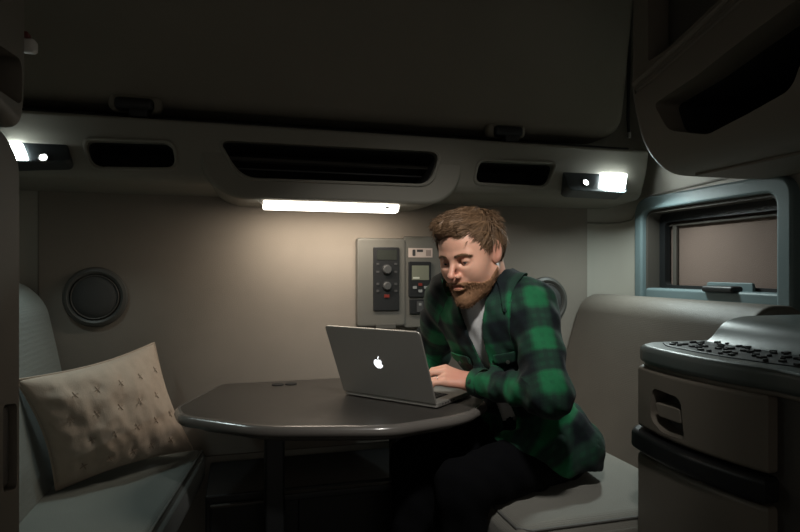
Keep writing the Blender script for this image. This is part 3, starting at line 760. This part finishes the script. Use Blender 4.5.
def mesh_from(V, F, name, keep=True):
    me = bpy.data.meshes.new(name); me.from_pydata(V.tolist(), [], F.tolist()); me.update(); return me
def largest(V, F):
    par = np.arange(len(V))
    lab = par.copy()
    for _ in range(400):
        m = lab[F].min(1); new = lab.copy()
        for c in range(4): np.minimum.at(new, F[:, c], m)
        new = new[new]
        if (new == lab).all(): break
        lab = new
    u, n = np.unique(lab, return_counts=True); k = u[n.argmax()]; keep = lab == k
    mp = -np.ones(len(V), int); mp[keep] = np.arange(keep.sum()); return V[keep], mp[F[keep[F].all(1)]]
def axis(parts):
    out = []
    for a, b, h in parts: out.append(np.arange(a, b-1e-9, h))
    return np.concatenate(out)

# frames ------------------------------------------------------------
def camdir(l, d, z=0): v = CW(l, d, 0); return unit([v.x, v.y, z])
HC = np.array(CW(.197, 1.590, 1.167))
pit = math.radians(17); hyaw = math.radians(40)
Fh = camdir(-math.sin(hyaw), -math.cos(hyaw)); Lh = np.cross([0, 0, 1], Fh); Uh = np.array([0, 0, 1.])
Ff = Fh*math.cos(pit)-Uh*math.sin(pit); Uu = Uh*math.cos(pit)+Fh*math.sin(pit)
roll = math.radians(3); Ll = Lh*math.cos(roll)+Uu*math.sin(roll); Uu = Uu*math.cos(roll)-Lh*math.sin(roll)
HR = np.array([Ff, Ll, Uu])       # rows: forward, left, up
def H(f, l, u): return HC+f*Ff+l*Ll+u*Uu
def tolocal(p):
    q = [p[i]-HC[i] for i in range(3)]
    return [sum(q[i]*HR[j][i] for i in range(3)) for j in range(3)]
def head_prims():
    pr = []
    def E(c, r, k=.02, mode='add', R=None): pr.append((ell(H(*c), r, HR if R is None else R), k, mode))
    def K(a, b, ra, rb, k=.015, mode='add'): pr.append((caps(H(*a), H(*b), ra, rb), k, mode))
    E((-.012, 0, .034), (.097, .073, .084)); E((-.045, 0, .012), (.060, .066, .066))
    E((.030, 0, -.046), (.060, .060, .072), .03); E((.030, 0, .025), (.060, .064, .062), .03)
    for s in (1, -1):
        K((-.005, .053*s, -.052), (.055, .024*s, -.098), .017, .016, .025)
        K((.074, .040*s, .016), (.086, .010*s, .014), .010, .010, .012)
        E((.055, .036*s, -.028), (.026, .022, .026), .035)
        E((.0865, .031*s, -.002), (.012, .017, .011), .012, 'sub')
    E((.068, 0, -.100), (.022, .024, .018), .02)
    K((.086, 0, .008), (.113, 0, -.030), .0070, .0080, .010); E((.1145, 0, -.0335), (.0085, .0090, .0078), .006)
    for s in (1, -1): E((.099, .0125*s, -.037), (.011, .0065, .0075), .006)
    for s in (1, -1): E((.104, .0065*s, -.0435), (.004, .0028, .002), .002, 'sub')
    E((.082, 0, -.058), (.014, .026, .018), .012)
    E((.0935, 0, -.0615), (.0075, .021, .0042), .004); E((.0925, 0, -.0725), (.008, .018, .0055), .004)
    E((.100, 0, -.0665), (.006, .023, .0012), .003, 'sub')
    for s in (1, -1):
        pr.append((ell(H(.0735, .031*s, -.001), (.0150, .0155, .0132), HR), .005, 'add'))
        E((.091, .031*s, -.005), (.012, .0125, .0021), .002, 'sub')
        ER = np.array([unit(Ff*.9-Ll*s*.35+Uu*.15), unit(Ll*s*.93+Ff*.33), Uu])
        E((-.008, .075*s, -.004), (.019, .007, .031), .006, 'add', ER)
        E((-.006, .083*s, .000), (.010, .006, .019), .004, 'sub', ER)
        K((-.024, .080*s, .012), (-.012, .076*s, .027), .004, .004, .004)
    return pr
# joints ---------------------------------------------------------------
shL, shR = np.array(CW(.378, 1.570, 1.022)), np.array(CW(.135, 1.765, 1.045))
smid = (shL+shR)/2
chF = camdir(-.62, -.78); chL = np.cross([0, 0, 1], chF)
hip = np.array([.885, 1.60, .605]); hipL, hipR = hip+np.array([.03, -.085, -.01]), hip+np.array([-.03, .085, -.01])
knL, knR = np.array([.555, 1.40, .555]), np.array([.50, 1.64, .56])
anL, anR = np.array([.57, 1.42, .10]), np.array([.47, 1.62, .10])
elL, wrL = np.array(CW(.372, 1.43, .812)), np.array(CW(.205, 1.650, .800))
elR, wrR = np.array(CW(.105, 1.96, .83)), np.array(CW(.03, 1.78, .795))
nkb = smid+np.array([0, 0, .035])-chF*.01
chestc = smid*.62+hip*.38; abd = smid*.30+hip*.70
def torso_prims(o=0.0):
    spine = unit(smid-hip); side = unit(chL-spine*(chL@spine)); fr = np.cross(side, spine)
    TR = np.array([fr, side, spine]) if fr@chF > 0 else np.array([-fr, side, spine])
    f = TR[0]
    hf = unit([-.94, -.34, 0]); hl = np.cross([0, 0, 1], hf); PR = np.array([hf, hl, [0, 0, 1.]])
    return [(ell(smid-spine*.10+f*.008, (.098+o, .150+o, .155+o), TR), .04),
            (ell(smid-spine*.03-f*.01, (.075+o, .155+o, .065+o), TR), .05),
            (ell(abd+f*.0, (.100+o, .135+o, .15+o), TR), .05),
            (ell(hip+np.array([.0, 0, .0]), (.115+o, .155+o, .105+o), PR), .05)], TR, PR
def hand_prims(wr, fdir, side, zt, seed=0):
    """wr wrist, fdir unit direction of the fingers (horizontal), side: unit vector towards the thumb"""
    pr = []; up = np.array([0, 0, 1.])
    kn0 = wr+fdir*.074+up*.018
    pr.append((caps(wr-fdir*.03, wr+fdir*.01, .024, .021), .02))
    for q in (-1.4, -.45, .45, 1.4):
        pr.append((caps(wr+fdir*.008+side*q*.009, kn0+side*q*.0195-up*.003, .0145, .0120), .012))
    fl_ = {-1.4: .80, -.45: .95, .45: 1.0, 1.4: .92}
    tips = []
    for i, q in enumerate((-1.4, -.45, .45, 1.4)):
        L = fl_[q]; spread = side*q*.05
        a = kn0+side*q*.0205; d1 = unit(fdir+spread+up*(-.05-.22*(i % 2)))
        b = a+d1*.043*L; d2 = unit(fdir*.50+spread-up*.80); c = b+d2*.026*L; d3 = unit(fdir*.30-up*.9)
        e = c+d3*.020*L
        if e[2] < zt+.007: e[2] = zt+.007
        if c[2] < zt+.010: c[2] = zt+.012
        pr += [(caps(a, b, .0100, .0086), .004), (caps(b, c, .0088, .0078), .003), (caps(c, e, .0078, .0068), .003)]
        tips.append((a, b, c, e))
    t0 = wr+fdir*.022+side*.018-up*.004; t1 = t0+unit(fdir*.75+side*.65-up*.25)*.038; t2 = t1+unit(fdir*.95+side*.20-up*.3)*.028; t2[2] = max(t2[2], zt+.010)
    pr += [(caps(t0, t1, .0145, .0105), .010), (caps(t1, t2, .0105, .0085), .004)]
    return pr, tips
zkey = ZT+.019
fdL = camdir(-.94, .10); sdL = unit(np.cross(fdL, [0, 0, 1.])*.80+np.array([0, 0, .55]))     # left hand palm down: thumb on its right
fdR = camdir(-.62, -.55); sdR = -np.cross(fdR, [0, 0, 1.])
wrR = np.array(CW(.055, 1.865, .793))
hpL, tipsL = hand_prims(wrL, fdL, sdL, zkey); hpR, tipsR = hand_prims(wrR, fdR, sdR, zkey)

man = empty('person', (.86, 1.58, 0), 'person with beard in green plaid shirt and dark jeans typing at laptop', 'person')
g = Grid(axis([(.33, .45, .006), (.45, .74, .0022), (.74, 1.08, .008)]), axis([(1.14, 1.38, .008), (1.38, 1.62, .0022), (1.62, 1.90, .005)]),
         axis([(.0, .73, .010), (.73, .83, .0025), (.83, 1.04, .008), (1.04, 1.31, .0022), (1.31, 1.34, .01)]))
tp_, TR, PR = torso_prims(-.012)
for p, k in tp_: g.add(p, k)
for a, b, ra, rb in ((shL, elL, .048, .038), (elL, wrL, .038, .024), (shR, elR, .048, .038), (elR, wrR, .038, .024),
                     (hipL, knL, .080, .055), (hipR, knR, .080, .055), (knL, anL, .052, .035), (knR, anR, .052, .035),
                     (anL-[0, 0, .03], anL+np.array([-.14, -.02, -.055]), .038, .028), (anR-[0, 0, .03], anR+np.array([-.14, 0, -.055]), .038, .028)):
    g.add(caps(a, b, ra, rb), .03)
g.add(caps(nkb-[0, 0, .04], H(-.042, 0, -.050), .064, .060), .03)
for p, k, mode in head_prims(): g.add(p, k, mode)
for p, k in hpL+hpR: g.add(p, k)
V, F = surface_nets(g); V, F = largest(V, F)
bme = mesh_from(V, F, 'body')
# lips tint through a colour attribute
ca = bme.attributes.new('lip', 'FLOAT', 'POINT')
q = [(V[:, 0]-HC[0]), (V[:, 1]-HC[1]), (V[:, 2]-HC[2])]
lf, ll, lu_ = [sum(q[i]*HR[j][i] for i in range(3)) for j in range(3)]
lip = np.exp(-((lu_+.067)/.009)**2-(ll/.022)**2)*(lf > .085)
nose = .6*np.exp(-((lu_+.032)/.02)**2-(ll/.02)**2)*(lf > .09)+.5*np.exp(-((np.abs(ll)-.08)/.012)**2)*(np.abs(lf+.005) < .03)*(np.abs(lu_) < .04)
hd_ = .75*np.exp(-((V-wrL-fdL*.03)**2).sum(1)/.05**2)
ca.data.foreach_set('value', np.clip(lip+nose+hd_, 0, 1).astype(np.float32))
nt = mSkin.node_tree; at = nt.nodes.new('ShaderNodeAttribute'); at.attribute_name = 'lip'; mxx = nt.nodes.new('ShaderNodeMix'); mxx.data_type = 'RGBA'
bs = nt.nodes['Principled BSDF']; prev = bs.inputs['Base Color'].links[0].from_socket
nt.links.new(prev, mxx.inputs['A']); mxx.inputs['B'].default_value = (.52, .20, .145, 1); nt.links.new(at.outputs['Fac'], mxx.inputs['Factor']); nt.links.new(mxx.outputs['Result'], bs.inputs['Base Color'])
link('body', bme, mSkin, man)

# jeans and shoes -------------------------------------------------------
gj = Grid(np.arange(.32, 1.12, .008), np.arange(1.24, 1.84, .008), np.arange(.06, .78, .008))
for p, k in torso_prims(.004)[0][2:]: gj.add(p, k)
for a, b, ra, rb in ((hipL, knL, .094, .068), (hipR, knR, .094, .068), (knL, anL+[0, 0, -.02], .066, .056), (knR, anR+[0, 0, -.02], .066, .056)): gj.add(caps(a, b, ra, rb), .03)
X, Y, Z = np.meshgrid(*gj.ax, indexing='ij'); gj.v += .004*np.sin(X*70+Z*40)*np.sin(Y*60+Z*25); gj.v = np.maximum(gj.v, Z-.70)
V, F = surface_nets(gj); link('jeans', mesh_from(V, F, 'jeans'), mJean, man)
for an in (anL, anR):
    gs = Grid(np.arange(an[0]-.26, an[0]+.10, .006), np.arange(an[1]-.10, an[1]+.10, .006), np.arange(-.01, .16, .006))
    gs.add(caps(an-[-.02, 0, .045], an+np.array([-.17, -.01, -.060]), .046, .040), .02); gs.add(caps(an-[0, 0, .03], an+[0, 0, .03], .048, .046), .03)
    Z = np.meshgrid(*gs.ax, indexing='ij')[2]; gs.v = np.maximum(gs.v, .004-Z)
    V, F = surface_nets(gs); link('shoe', mesh_from(V, F, 'shoe'), mShoe, man)

# T-shirt ---------------------------------------------------------------
def rel(p, c, R): q = [p[i]-c[i] for i in range(3)]; return [sum(q[i]*R[j][i] for i in range(3)) for j in range(3)]
gt = Grid(np.arange(.50, 1.05, .005), np.arange(1.34, 1.78, .005), np.arange(.58, 1.14, .005))
for p, k in torso_prims(.004)[0]: gt.add(p, k)
gt.add(caps(nkb-[0, 0, .06], nkb+chF*.006-[0, 0, .022], .070, .064), .03)
P3 = np.meshgrid(*gt.ax, indexing='ij'); l = rel(P3, smid, TR)
gt.v += .0028*np.sin(l[2]*60+l[1]*45)*np.cos(l[1]*70-l[2]*20)
hole = caps(nkb+[0, 0, .022], nkb+chF*.10+[0, 0, .055], .056, .056)[2](P3); gt.v = np.maximum(gt.v, -hole)
V, F = surface_nets(gt); V, F = largest(V, F); link('tee_shirt', mesh_from(V, F, 'tee_shirt'), mTee, man)

# overshirt ---------------------------------------------------------------
gp = Grid(np.arange(.42, 1.16, .0042), np.arange(1.16, 2.02, .0042), np.arange(.48, 1.17, .0042))
for p, k in torso_prims(.019)[0]: gp.add(p, k+.01)
sleeve = [(shL-chL*.02, elL, .070, .054), (elL, wrL, .054, .037), (shR+chL*.02, elR, .072, .060), (elR, wrR, .058, .040)]
for a, b, ra, rb in sleeve: gp.add(caps(a, b, ra, rb), .035)
tors = Grid(*gp.ax)
for p, k in torso_prims(.019)[0]: tors.add(p, k+.01)
# shirt tail spreading over the seat, and yoke to the neck
gp.add(ell(hip+np.array([.035, -.02, -.015]), (.125, .175, .115), PR), .05)
gp.add(caps(nkb-[0, 0, .045], nkb-[0, 0, .030]-chF*.012, .082, .074), .04)
P3 = np.meshgrid(*gp.ax, indexing='ij'); l = rel(P3, smid, TR)
gp.add(caps(hipL+[0, 0, .005], hipL+(knL-hipL)*.42+[0, 0, .005], .112, .092), .03)
# folds
def along(p, a, b):
    ab = np.array(b)-np.array(a); L = np.linalg.norm(ab); d = ab/L; q = [p[i]-a[i] for i in range(3)]
    t = sum(q[i]*d[i] for i in range(3)); r = np.sqrt(np.maximum(0, sum(qi**2 for qi in q)-t*t)); return t, r, L
tq, rq, LL = along(P3, elL, wrL); wA = np.exp(-(np.maximum(0, rq-.04)/.03)**2)*np.clip((tq+.02)/.05, 0, 1)*np.clip((LL+.05-tq)/.03, 0, 1)
rdg = lambda q: 1-2.1*np.sqrt(np.sin(q/2)**2+.04)
fold = -.0038*rdg(tq*88+P3[2]*60+1.5*np.sin(P3[0]*40))*wA
tq, rq, LL = along(P3, shL, elL); wB = np.exp(-(np.maximum(0, rq-.05)/.03)**2)*np.clip((tq+.06)/.06, 0, 1)*np.clip((LL+.02-tq)/.05, 0, 1)
fold -= (.0036*rdg(tq*60+P3[0]*50+2*np.sin(P3[1]*30))*(.4+tq/LL))*wB
tq, rq, LL = along(P3, shR, elR); wC = np.exp(-(np.maximum(0, rq-.05)/.03)**2)*np.clip((tq+.06)/.06, 0, 1)*np.clip((LL+.02-tq)/.05, 0, 1)
fold += .004*np.sin(tq*70-P3[0]*50)*wC
low = np.clip((.98-P3[2])/.3, 0, 1)*np.clip((tors.v*-1+.07)/.04, 0, 1)
fold += (.0070*np.sin(P3[0]*48+P3[2]*26+1.6*np.sin(P3[2]*17))*low+.0045*np.sin(P3[2]*52-P3[0]*38+P3[1]*20)*low)*(1-np.maximum(wA, wB))
fold += .0025*np.sin(P3[0]*95+P3[2]*70)*np.sin(P3[1]*80-P3[2]*40)
gp.v += fold
solid = gp.v.copy()
slv = np.minimum.reduce([caps(a, b, ra, rb)[2](P3) for a, b, ra, rb in sleeve])
gp.v = np.where((slv < tors.v-.01) & (slv < -.004), solid, np.maximum(gp.v, -(solid+.0085)))                        # make it a cloth shell
hem = .545+.13*np.clip((.88-P3[0])/.24, 0, 1)+.008*np.sin(P3[0]*35)
gp.v = np.maximum(gp.v, hem-P3[2])
# front opening, wider at the top
wdt = .016+.038*np.clip((l[2]+.10)/.16, 0, 1)**1.5+.012*np.clip((-l[2]-.22)/.1, 0, 1)
op = np.where(l[0] > 0, np.abs(l[1]-.004)-wdt, .05)
gp.v = np.maximum(gp.v, -np.maximum(np.maximum(op, .01-l[0]), tors.v-.028))
hole = caps(nkb-[0, 0, .02], nkb-chF*.01+[0, 0, .10], .066, .064)[2](P3); gp.v = np.maximum(gp.v, -hole)
# cuffs end at the wrists
for el_, wr_ in ((elL, wrL), (elR, wrR)):
    tq, rq, LL = along(P3, el_, wr_); m = (tq > LL-.022) & (tq < LL+.08) & (rq < .07); gp.v = np.where(m, np.maximum(gp.v, tq-(LL-.014)), gp.v)
V, F = surface_nets(gp); V, F = largest(V, F)
sme = mesh_from(V, F, 'plaid_shirt')
# cloth coordinates so that the checks follow torso and sleeves
tor = rel([V[:, 0], V[:, 1], V[:, 2]], smid, TR)
uv = np.stack([tor[1], tor[2]], 1)
dT = np.abs(tor[1])
def dcap(a, b, ra, rb): return caps(a, b, ra, rb)[2]([V[:, 0], V[:, 1], V[:, 2]])
best = np.full(len(V), 9.); 
tb_ = np.minimum.reduce([p[2]([V[:, 0], V[:, 1], V[:, 2]]) for p, k in torso_prims(.019)[0]])
for i, (a, b, ra, rb) in enumerate(sleeve):
    d = dcap(a, b, ra, rb); m = (d < tb_-.004) & (d < best)
    ax_ = unit(b-a); ref = np.cross(ax_, camdir(0, 1)); ref = unit(ref)
    q = V-a
    uv[m, 0] = (q@ref)[m]+.02; uv[m, 1] = (q@ax_)[m]+(.29 if i in (1, 3) else 0); best = np.where(m, d, best)
at = sme.attributes.new('cloth', 'FLOAT_VECTOR', 'POINT'); at.data.foreach_set('vector', np.concatenate([uv, np.zeros((len(V), 1))], 1).astype(np.float32).ravel())
mShirt = bpy.data.materials.new('plaid_flannel'); mShirt.use_nodes = True; nt = mShirt.node_tree; N = nt.nodes; L = nt.links
b = N['Principled BSDF']; b.inputs['Roughness'].default_value = .85; b.inputs['Sheen Weight'].default_value = .04; b.inputs['Specular IOR Level'].default_value = .2
a_ = N.new('ShaderNodeAttribute'); a_.attribute_name = 'cloth'; sep = N.new('ShaderNodeSeparateXYZ'); L.new(a_.outputs['Vector'], sep.inputs[0])
def mth(op, x, y=None):
    n = N.new('ShaderNodeMath'); n.operation = op
    for i, s in enumerate((x, y)):
        if s is None: continue
        if isinstance(s, (int, float)): n.inputs[i].default_value = s
        else: L.new(s, n.inputs[i])
    return n.outputs[0]
def band(s, per, ph):
    w = mth('SINE', mth('ADD', mth('MULTIPLY', s, 2*PI/per), ph))
    return mth('MINIMUM', mth('MAXIMUM', mth('ADD', mth('MULTIPLY', w, 1.6), .5), 0.0), 1.0)
b1, b2 = band(sep.outputs[0], .115, .6), band(sep.outputs[1], .120, .9)
t1_, t2_ = band(sep.outputs[0], .022, .2), band(sep.outputs[1], .022, .5)
s_ = mth('MULTIPLY', mth('ADD', b1, b2), .5)
s_ = mth('ADD', s_, mth('MULTIPLY', mth('SUBTRACT', mth('ADD', t1_, t2_), 1.0), .07))
cr = N.new('ShaderNodeValToRGB'); L.new(s_, cr.inputs[0])
cr.color_ramp.elements[0].color = (.004, .008, .010, 1); cr.color_ramp.elements[1].color = (.012, .125, .050, 1)
e = cr.color_ramp.elements.new(.5); e.color = (.012, .036, .025, 1)
L.new(cr.outputs[0], b.inputs['Base Color'])
nn = N.new('ShaderNodeTexNoise'); nn.inputs['Scale'].default_value = 350; tcn = N.new('ShaderNodeTexCoord'); L.new(tcn.outputs['Object'], nn.inputs['Vector'])
bpn = N.new('ShaderNodeBump'); bpn.inputs['Strength'].default_value = .4; bpn.inputs['Distance'].default_value = .002; L.new(nn.outputs['Fac'], bpn.inputs['Height']); L.new(bpn.outputs['Normal'], b.inputs['Normal'])
shirt = link('plaid_shirt', sme, mShirt, man)
def cloth_piece(name, pts_rows, thick=.005, par=shirt, m=mShirt, uvs=None):
    """a small curved cloth piece from a grid of points"""
    bm = BM(); rows = [[bm.verts.new(p) for p in r] for r in pts_rows]
    for A, B in zip(rows, rows[1:]):
        for k in range(len(A)-1): bm.faces.new((A[k], A[k+1], B[k+1], B[k]))
    me = bpy.data.meshes.new(name); bm.to_mesh(me); bm.free()
    a = me.attributes.new('cloth', 'FLOAT_VECTOR', 'POINT')
    co = np.array([v.co[:] for v in me.vertices]); q = [co[:, i]-smid[i] for i in range(3)]
    lo = [sum(q[i]*TR[j][i] for i in range(3)) for j in range(3)]
    a.data.foreach_set('vector', np.stack([lo[1], lo[2], lo[1]*0], 1).astype(np.float32).ravel())
    o = link(name, me, m, par); s = o.modifiers.new('s', 'SOLIDIFY'); s.thickness = thick; s.offset = 0
    o.modifiers.new('sub', 'SUBSURF').levels = 2; o.modifiers['sub'].render_levels = 2
    return o
# collar: a standing band around the back of the neck folding down to two points at the front
def zsurf(x, y, z0, off):
    i, j = [int(np.clip(np.searchsorted(gp.ax[a_], q_), 1, len(gp.ax[a_])-2)) for a_, q_ in ((0, x), (1, y))]
    col_ = solid[i, j, :]; k = np.where((col_ < off) & (gp.ax[2] < z0))[0]
    return gp.ax[2][k[-1]] if len(k) else z0
for s in (1, -1):
    rows = []
    for r in range(6):
        row = []
        for k in range(11):
            f_ = k/10; a = f_*math.radians(140)
            rad = [.066, .067, .071, .082, .094, .104][r]+(.0, .0, .002, .012, .026, .040)[r]*f_**2.2
            aa = a-(.10*(r/5)*f_**2)
            p = nkb-chF*math.cos(aa)*rad+chL*math.sin(aa)*rad*s+chF*.010
            top = nkb[2]+.052-.060*f_**1.4
            zs_ = max(zsurf(p[0], p[1], top+.05, .004), top-.10)
            z = max(top-.022, zs_-.02) if r == 0 else max(top, zs_+.008) if r == 1 else max(top+.003, zs_+.010) if r == 2 else max(top-.012*(r-2)**1.3*(1-f_)-.2*f_, zs_+.006)
            row.append(np.array([p[0], p[1], z]))
        rows.append(row)
    cloth_piece('collar', rows, .003)
def gproj(y_, z_, off=.006):
    """point on the shirt front at torso coordinates (side, up)"""
    o0 = smid+TR[1]*y_+TR[2]*z_
    for t in np.arange(.24, -.05, -.004):
        p = o0+TR[0]*t
        i = [np.searchsorted(gp.ax[j], p[j]) for j in range(3)]
        if all(0 < i[j] < len(gp.ax[j])-1 for j in range(3)) and tors.v[tuple(i)] < 0: return p+TR[0]*off
    return o0+TR[0]*.1
for s in (1, -1):
    rows = [[gproj(s*(.042+.076*k/6), -.115-.085*r/6-(.012 if (r == 6 and k == 3) else 0), .004) for k in range(7)] for r in range(7)]
    pk = cloth_piece('chest_pocket', rows, .004)
    rows = [[gproj(s*(.040+.080*k/6), -.108-.028*r/3*(1+.35*(1-abs(k-3)/3)), .009) for k in range(7)] for r in range(4)]
    fp = cloth_piece('pocket_flap', rows, .004, pk)
    p = gproj(s*.080, -.134, .014); obj('pocket_button', lathe(BM(), [(.0055, -.002), (.0055, .001), (.001, .002)], 14, 'y', p), mBtnS, pk)
for k in range(5):
    p = gproj(.034, -.14-k*.06, .006); obj('shirt_button', lathe(BM(), [(.0055, -.002), (.0055, .001), (.001, .002)], 14, 'y', p), mBtnS, shirt)
# cuff band
for el_, wr_ in ((elL, wrL), (elR, wrR)):
    d = unit(wr_-el_); bm = BM(); n_ = 10
    base_ = wr_-d*.052
    tube(bm, [base_+d*.0, base_+d*.004, base_+d*.034, base_+d*.038], [.040, .0435, .0405, .037], 28)
    me = bpy.data.meshes.new('cuff'); bm.to_mesh(me); bm.free(); a = me.attributes.new('cloth', 'FLOAT_VECTOR', 'POINT')
    co = np.array([v.co[:] for v in me.vertices]); a.data.foreach_set('vector', np.stack([co[:, 2]*1.0, co[:, 0]+.02, co[:, 0]*0], 1).astype(np.float32).ravel())
    link('cuff', me, mShirt, shirt)

# eyes, brows ---------------------------------------------------------------
for s in (1, -1):
    c = H(.0742, .031*s, -.0015); bm = BM(); bmesh.ops.create_uvsphere(bm, u_segments=24, v_segments=16, radius=.0128); bmesh.ops.translate(bm, vec=c, verts=bm.verts)
    ey_ = obj('eye', bm, mEye, man)
    gd = unit(Ff*.93-Uu*.36); bm = BM(); bmesh.ops.create_uvsphere(bm, u_segments=20, v_segments=12, radius=.0062)
    bmesh.ops.translate(bm, vec=c+gd*.0078, verts=bm.verts); obj('iris', bm, mIris, ey_)
rnd = random.Random(7)
def strand(bm, p0, d, nrm, L, r, curl=.0, n=4, flow=None):
    pts = [Vector(p0)]; d = np.array(d, float)
    for k in range(n):
        d = unit(d+nrm*curl); pts.append(pts[-1]+Vector(d*(L/n)))
    tube(bm, pts, [r*(1-.85*(k/n)**2) for k in range(n+1)], 4, caps=False)
# head surface field for hair/beard
gh = Grid(*[np.arange(HC[i]-.15, HC[i]+.15, .0032) for i in range(3)])
for p, k, mode in head_prims(): gh.add(p, k, mode)
P3 = np.meshgrid(*gh.ax, indexing='ij'); lf, ll, lu_ = rel(P3, HC, HR)
headv = gh.v.copy()
def grad_at(gv, ax, p):
    i = [int(np.clip(np.searchsorted(ax[j], p[j]), 2, len(ax[j])-3)) for j in range(3)]
    g_ = np.array([gv[i[0]+1, i[1], i[2]]-gv[i[0]-1, i[1], i[2]], gv[i[0], i[1]+1, i[2]]-gv[i[0], i[1]-1, i[2]], gv[i[0], i[1], i[2]+1]-gv[i[0], i[1], i[2]-1]])
    return unit(g_+1e-9)
def hval(p):
    i = [int(np.clip(round((p[j]-gh.ax[j][0])/.0032), 0, len(gh.ax[j])-1)) for j in range(3)]; return headv[tuple(i)]
def face_at(l_, u_, off=.0005):
    for t in np.arange(.13, .0, -.0008):
        if hval(H(t, l_, u_)) < 0: return H(t+off, l_, u_)
    return H(.08, l_, u_)
for s in (1, -1):
    bm = BM()
    for k in range(220):
        t = rnd.random(); p = face_at(s*(.012+.040*t), .0155+.0045*math.sin(PI*min(1, t*1.1))-.004*t+rnd.uniform(-.0028, .0028)*(1-.5*t))
        strand(bm, p, unit(Ll*s*.9-Ff*(.1+.5*t)+Uu*rnd.uniform(-.1, .25)), Ff*0, rnd.uniform(.005, .009), .0008, n=2)
    obj('eyebrow', bm, mHair, man)
# hair
gv = smin(ell(H(-.008, 0, .040), (.100, .0805, .083), HR)[2](P3), ell(H(-.036, 0, .010), (.067, .0735, .077), HR)[2](P3), .03)
gv = smin(gv, ell(H(.050, -.008, .098), (.042, .048, .020), HR)[2](P3), .03)
gv = smin(gv, ell(H(.074, -.024, .080), (.024, .028, .020), HR)[2](P3), .02)
gv += .0028*np.sin((ll*1.0+lf*.55)*230+3*np.sin(lu_*40))+.0015*np.sin(ll*420+lf*130)
hl = .73*lf-.68*lu_-(.73*.086-.68*.068)
hl = np.maximum(hl, -(lf+.125)); side_ = np.abs(ll)
hl = np.maximum(hl, np.where(side_ > .045, .90*lf-.28*lu_-.035, -1))                     # temple line
gv = -smin(-gv, -hl, .006)
for s in (1, -1): gv = np.maximum(gv, -ell(H(.004, .084*s, -.012), (.026, .022, .030), HR)[2](P3))
gv = np.maximum(gv, -(lu_+.082))
gr = Grid(*gh.ax); gr.v = gv.astype(np.float32); V, F = surface_nets(gr); V, F = largest(V, F)
bm = BM(); me = mesh_from(V, F, 't'); bm.from_mesh(me)
idxs = [rnd.randrange(len(V)) for _ in range(9000)]
for i in idxs:
    p = V[i]; n = grad_at(gv, gh.ax, p); lp = HR@(p-HC)
    if lp[2] < -.02 and lp[0] > .0: continue
    ndot = n@np.array(unit(p-HC))
    if ndot < .3: continue
    crown = H(-.060, .022, .120)
    w = np.clip((lp[2]-.02)/.06, 0, 1)*np.clip((lp[0]+.03)/.08, 0, 1)
    fl2 = unit(p-crown)*(1-w)-Uu*.35*(1-w)+w*(Ff*.55-Ll*.80-Uu*.10)
    fl2 = fl2-n*(fl2@n)
    if np.linalg.norm(fl2) < 1e-3: continue
    cl_ = .12*math.sin(p[0]*260+p[2]*190)+.12*math.sin(p[1]*310)
    fl2 = unit(unit(fl2)+n*rnd.uniform(.0, .12)+np.cross(n, unit(fl2))*cl_+.07*np.array([rnd.uniform(-1, 1) for _ in range(3)]))
    L_ = rnd.uniform(.018, .034)*(1-.45*np.clip((lp[0]-.05)/.04, 0, 1)) if lp[2] > .02 else rnd.uniform(.008, .014)
    strand(bm, p+n*rnd.uniform(-.001, .002), fl2, -n, L_, .0009, curl=.075)
obj('hair', bm, mHair, man, sharp=0)
# beard
bd_ = headv-.0026+.0007*np.sin(lf*500)*np.sin(lu_*450+ll*300)
up_lim = -.055-.013*np.clip((.09-lf)/.03, 0, 1)+.75*np.clip(.030-lf, 0, .07)                       # rises along the jaw to the ear
reg = lu_-up_lim
reg = np.maximum(reg, -(lf+.004)); reg = np.maximum(reg, -(ll*0+lu_+.135))
bd_ = smin(bd_, ell(H(.074, 0, -.112), (.025, .027, .022), HR)[2](P3), .012)
bv = np.maximum(bd_, reg)
bv = np.maximum(bv, -ell(H(.098, 0, -.0675), (.018, .0195, .0078), HR)[2](P3))
bv = np.maximum(bv, -ell(H(.112, 0, -.036), (.02, .018, .0125), HR)[2](P3))
gr.v = bv.astype(np.float32); V, F = surface_nets(gr); V, F = largest(V, F)
bm = BM(); me = mesh_from(V, F, 't'); bm.from_mesh(me)
for _ in range(2600):
    i = rnd.randrange(len(V)); p = V[i]; n = grad_at(headv, gh.ax, p)
    if n@unit(p-H(0, 0, -.04)) < .3: continue
    lq = HR@(p-HC)
    if lq[0] > .07 and abs(lq[1]) < .026 and abs(lq[2]+.068) < .0125: continue
    d = unit(-Uu*(.8 if lq[2] < -.07 else .25)+Ff*.25+Ll*np.sign(lq[1])*(.7 if lq[2] > -.065 else 0)+n*.30+.22*np.array([rnd.uniform(-1, 1) for _ in range(3)]))
    strand(bm, p-n*.001, d, n*0, rnd.uniform(.004, .008), .0006, n=2)
obj('beard', bm, mBeard, man, sharp=0)
# ring on the ring finger of the near hand
a, b_, c, e = tipsL[1]; ct = Vector(a*.45+b_*.55); d = Vector(unit(b_-a)); u = d.cross(Vector((0, 0, 1))).normalized(); w = u.cross(d)
obj('finger_ring', tube(BM(), [ct+(u*math.cos(t)+w*math.sin(t))*.0102 for t in np.linspace(0, 2*PI, 25)[:-1]], .0016, 6, closed=True), mRing, man)
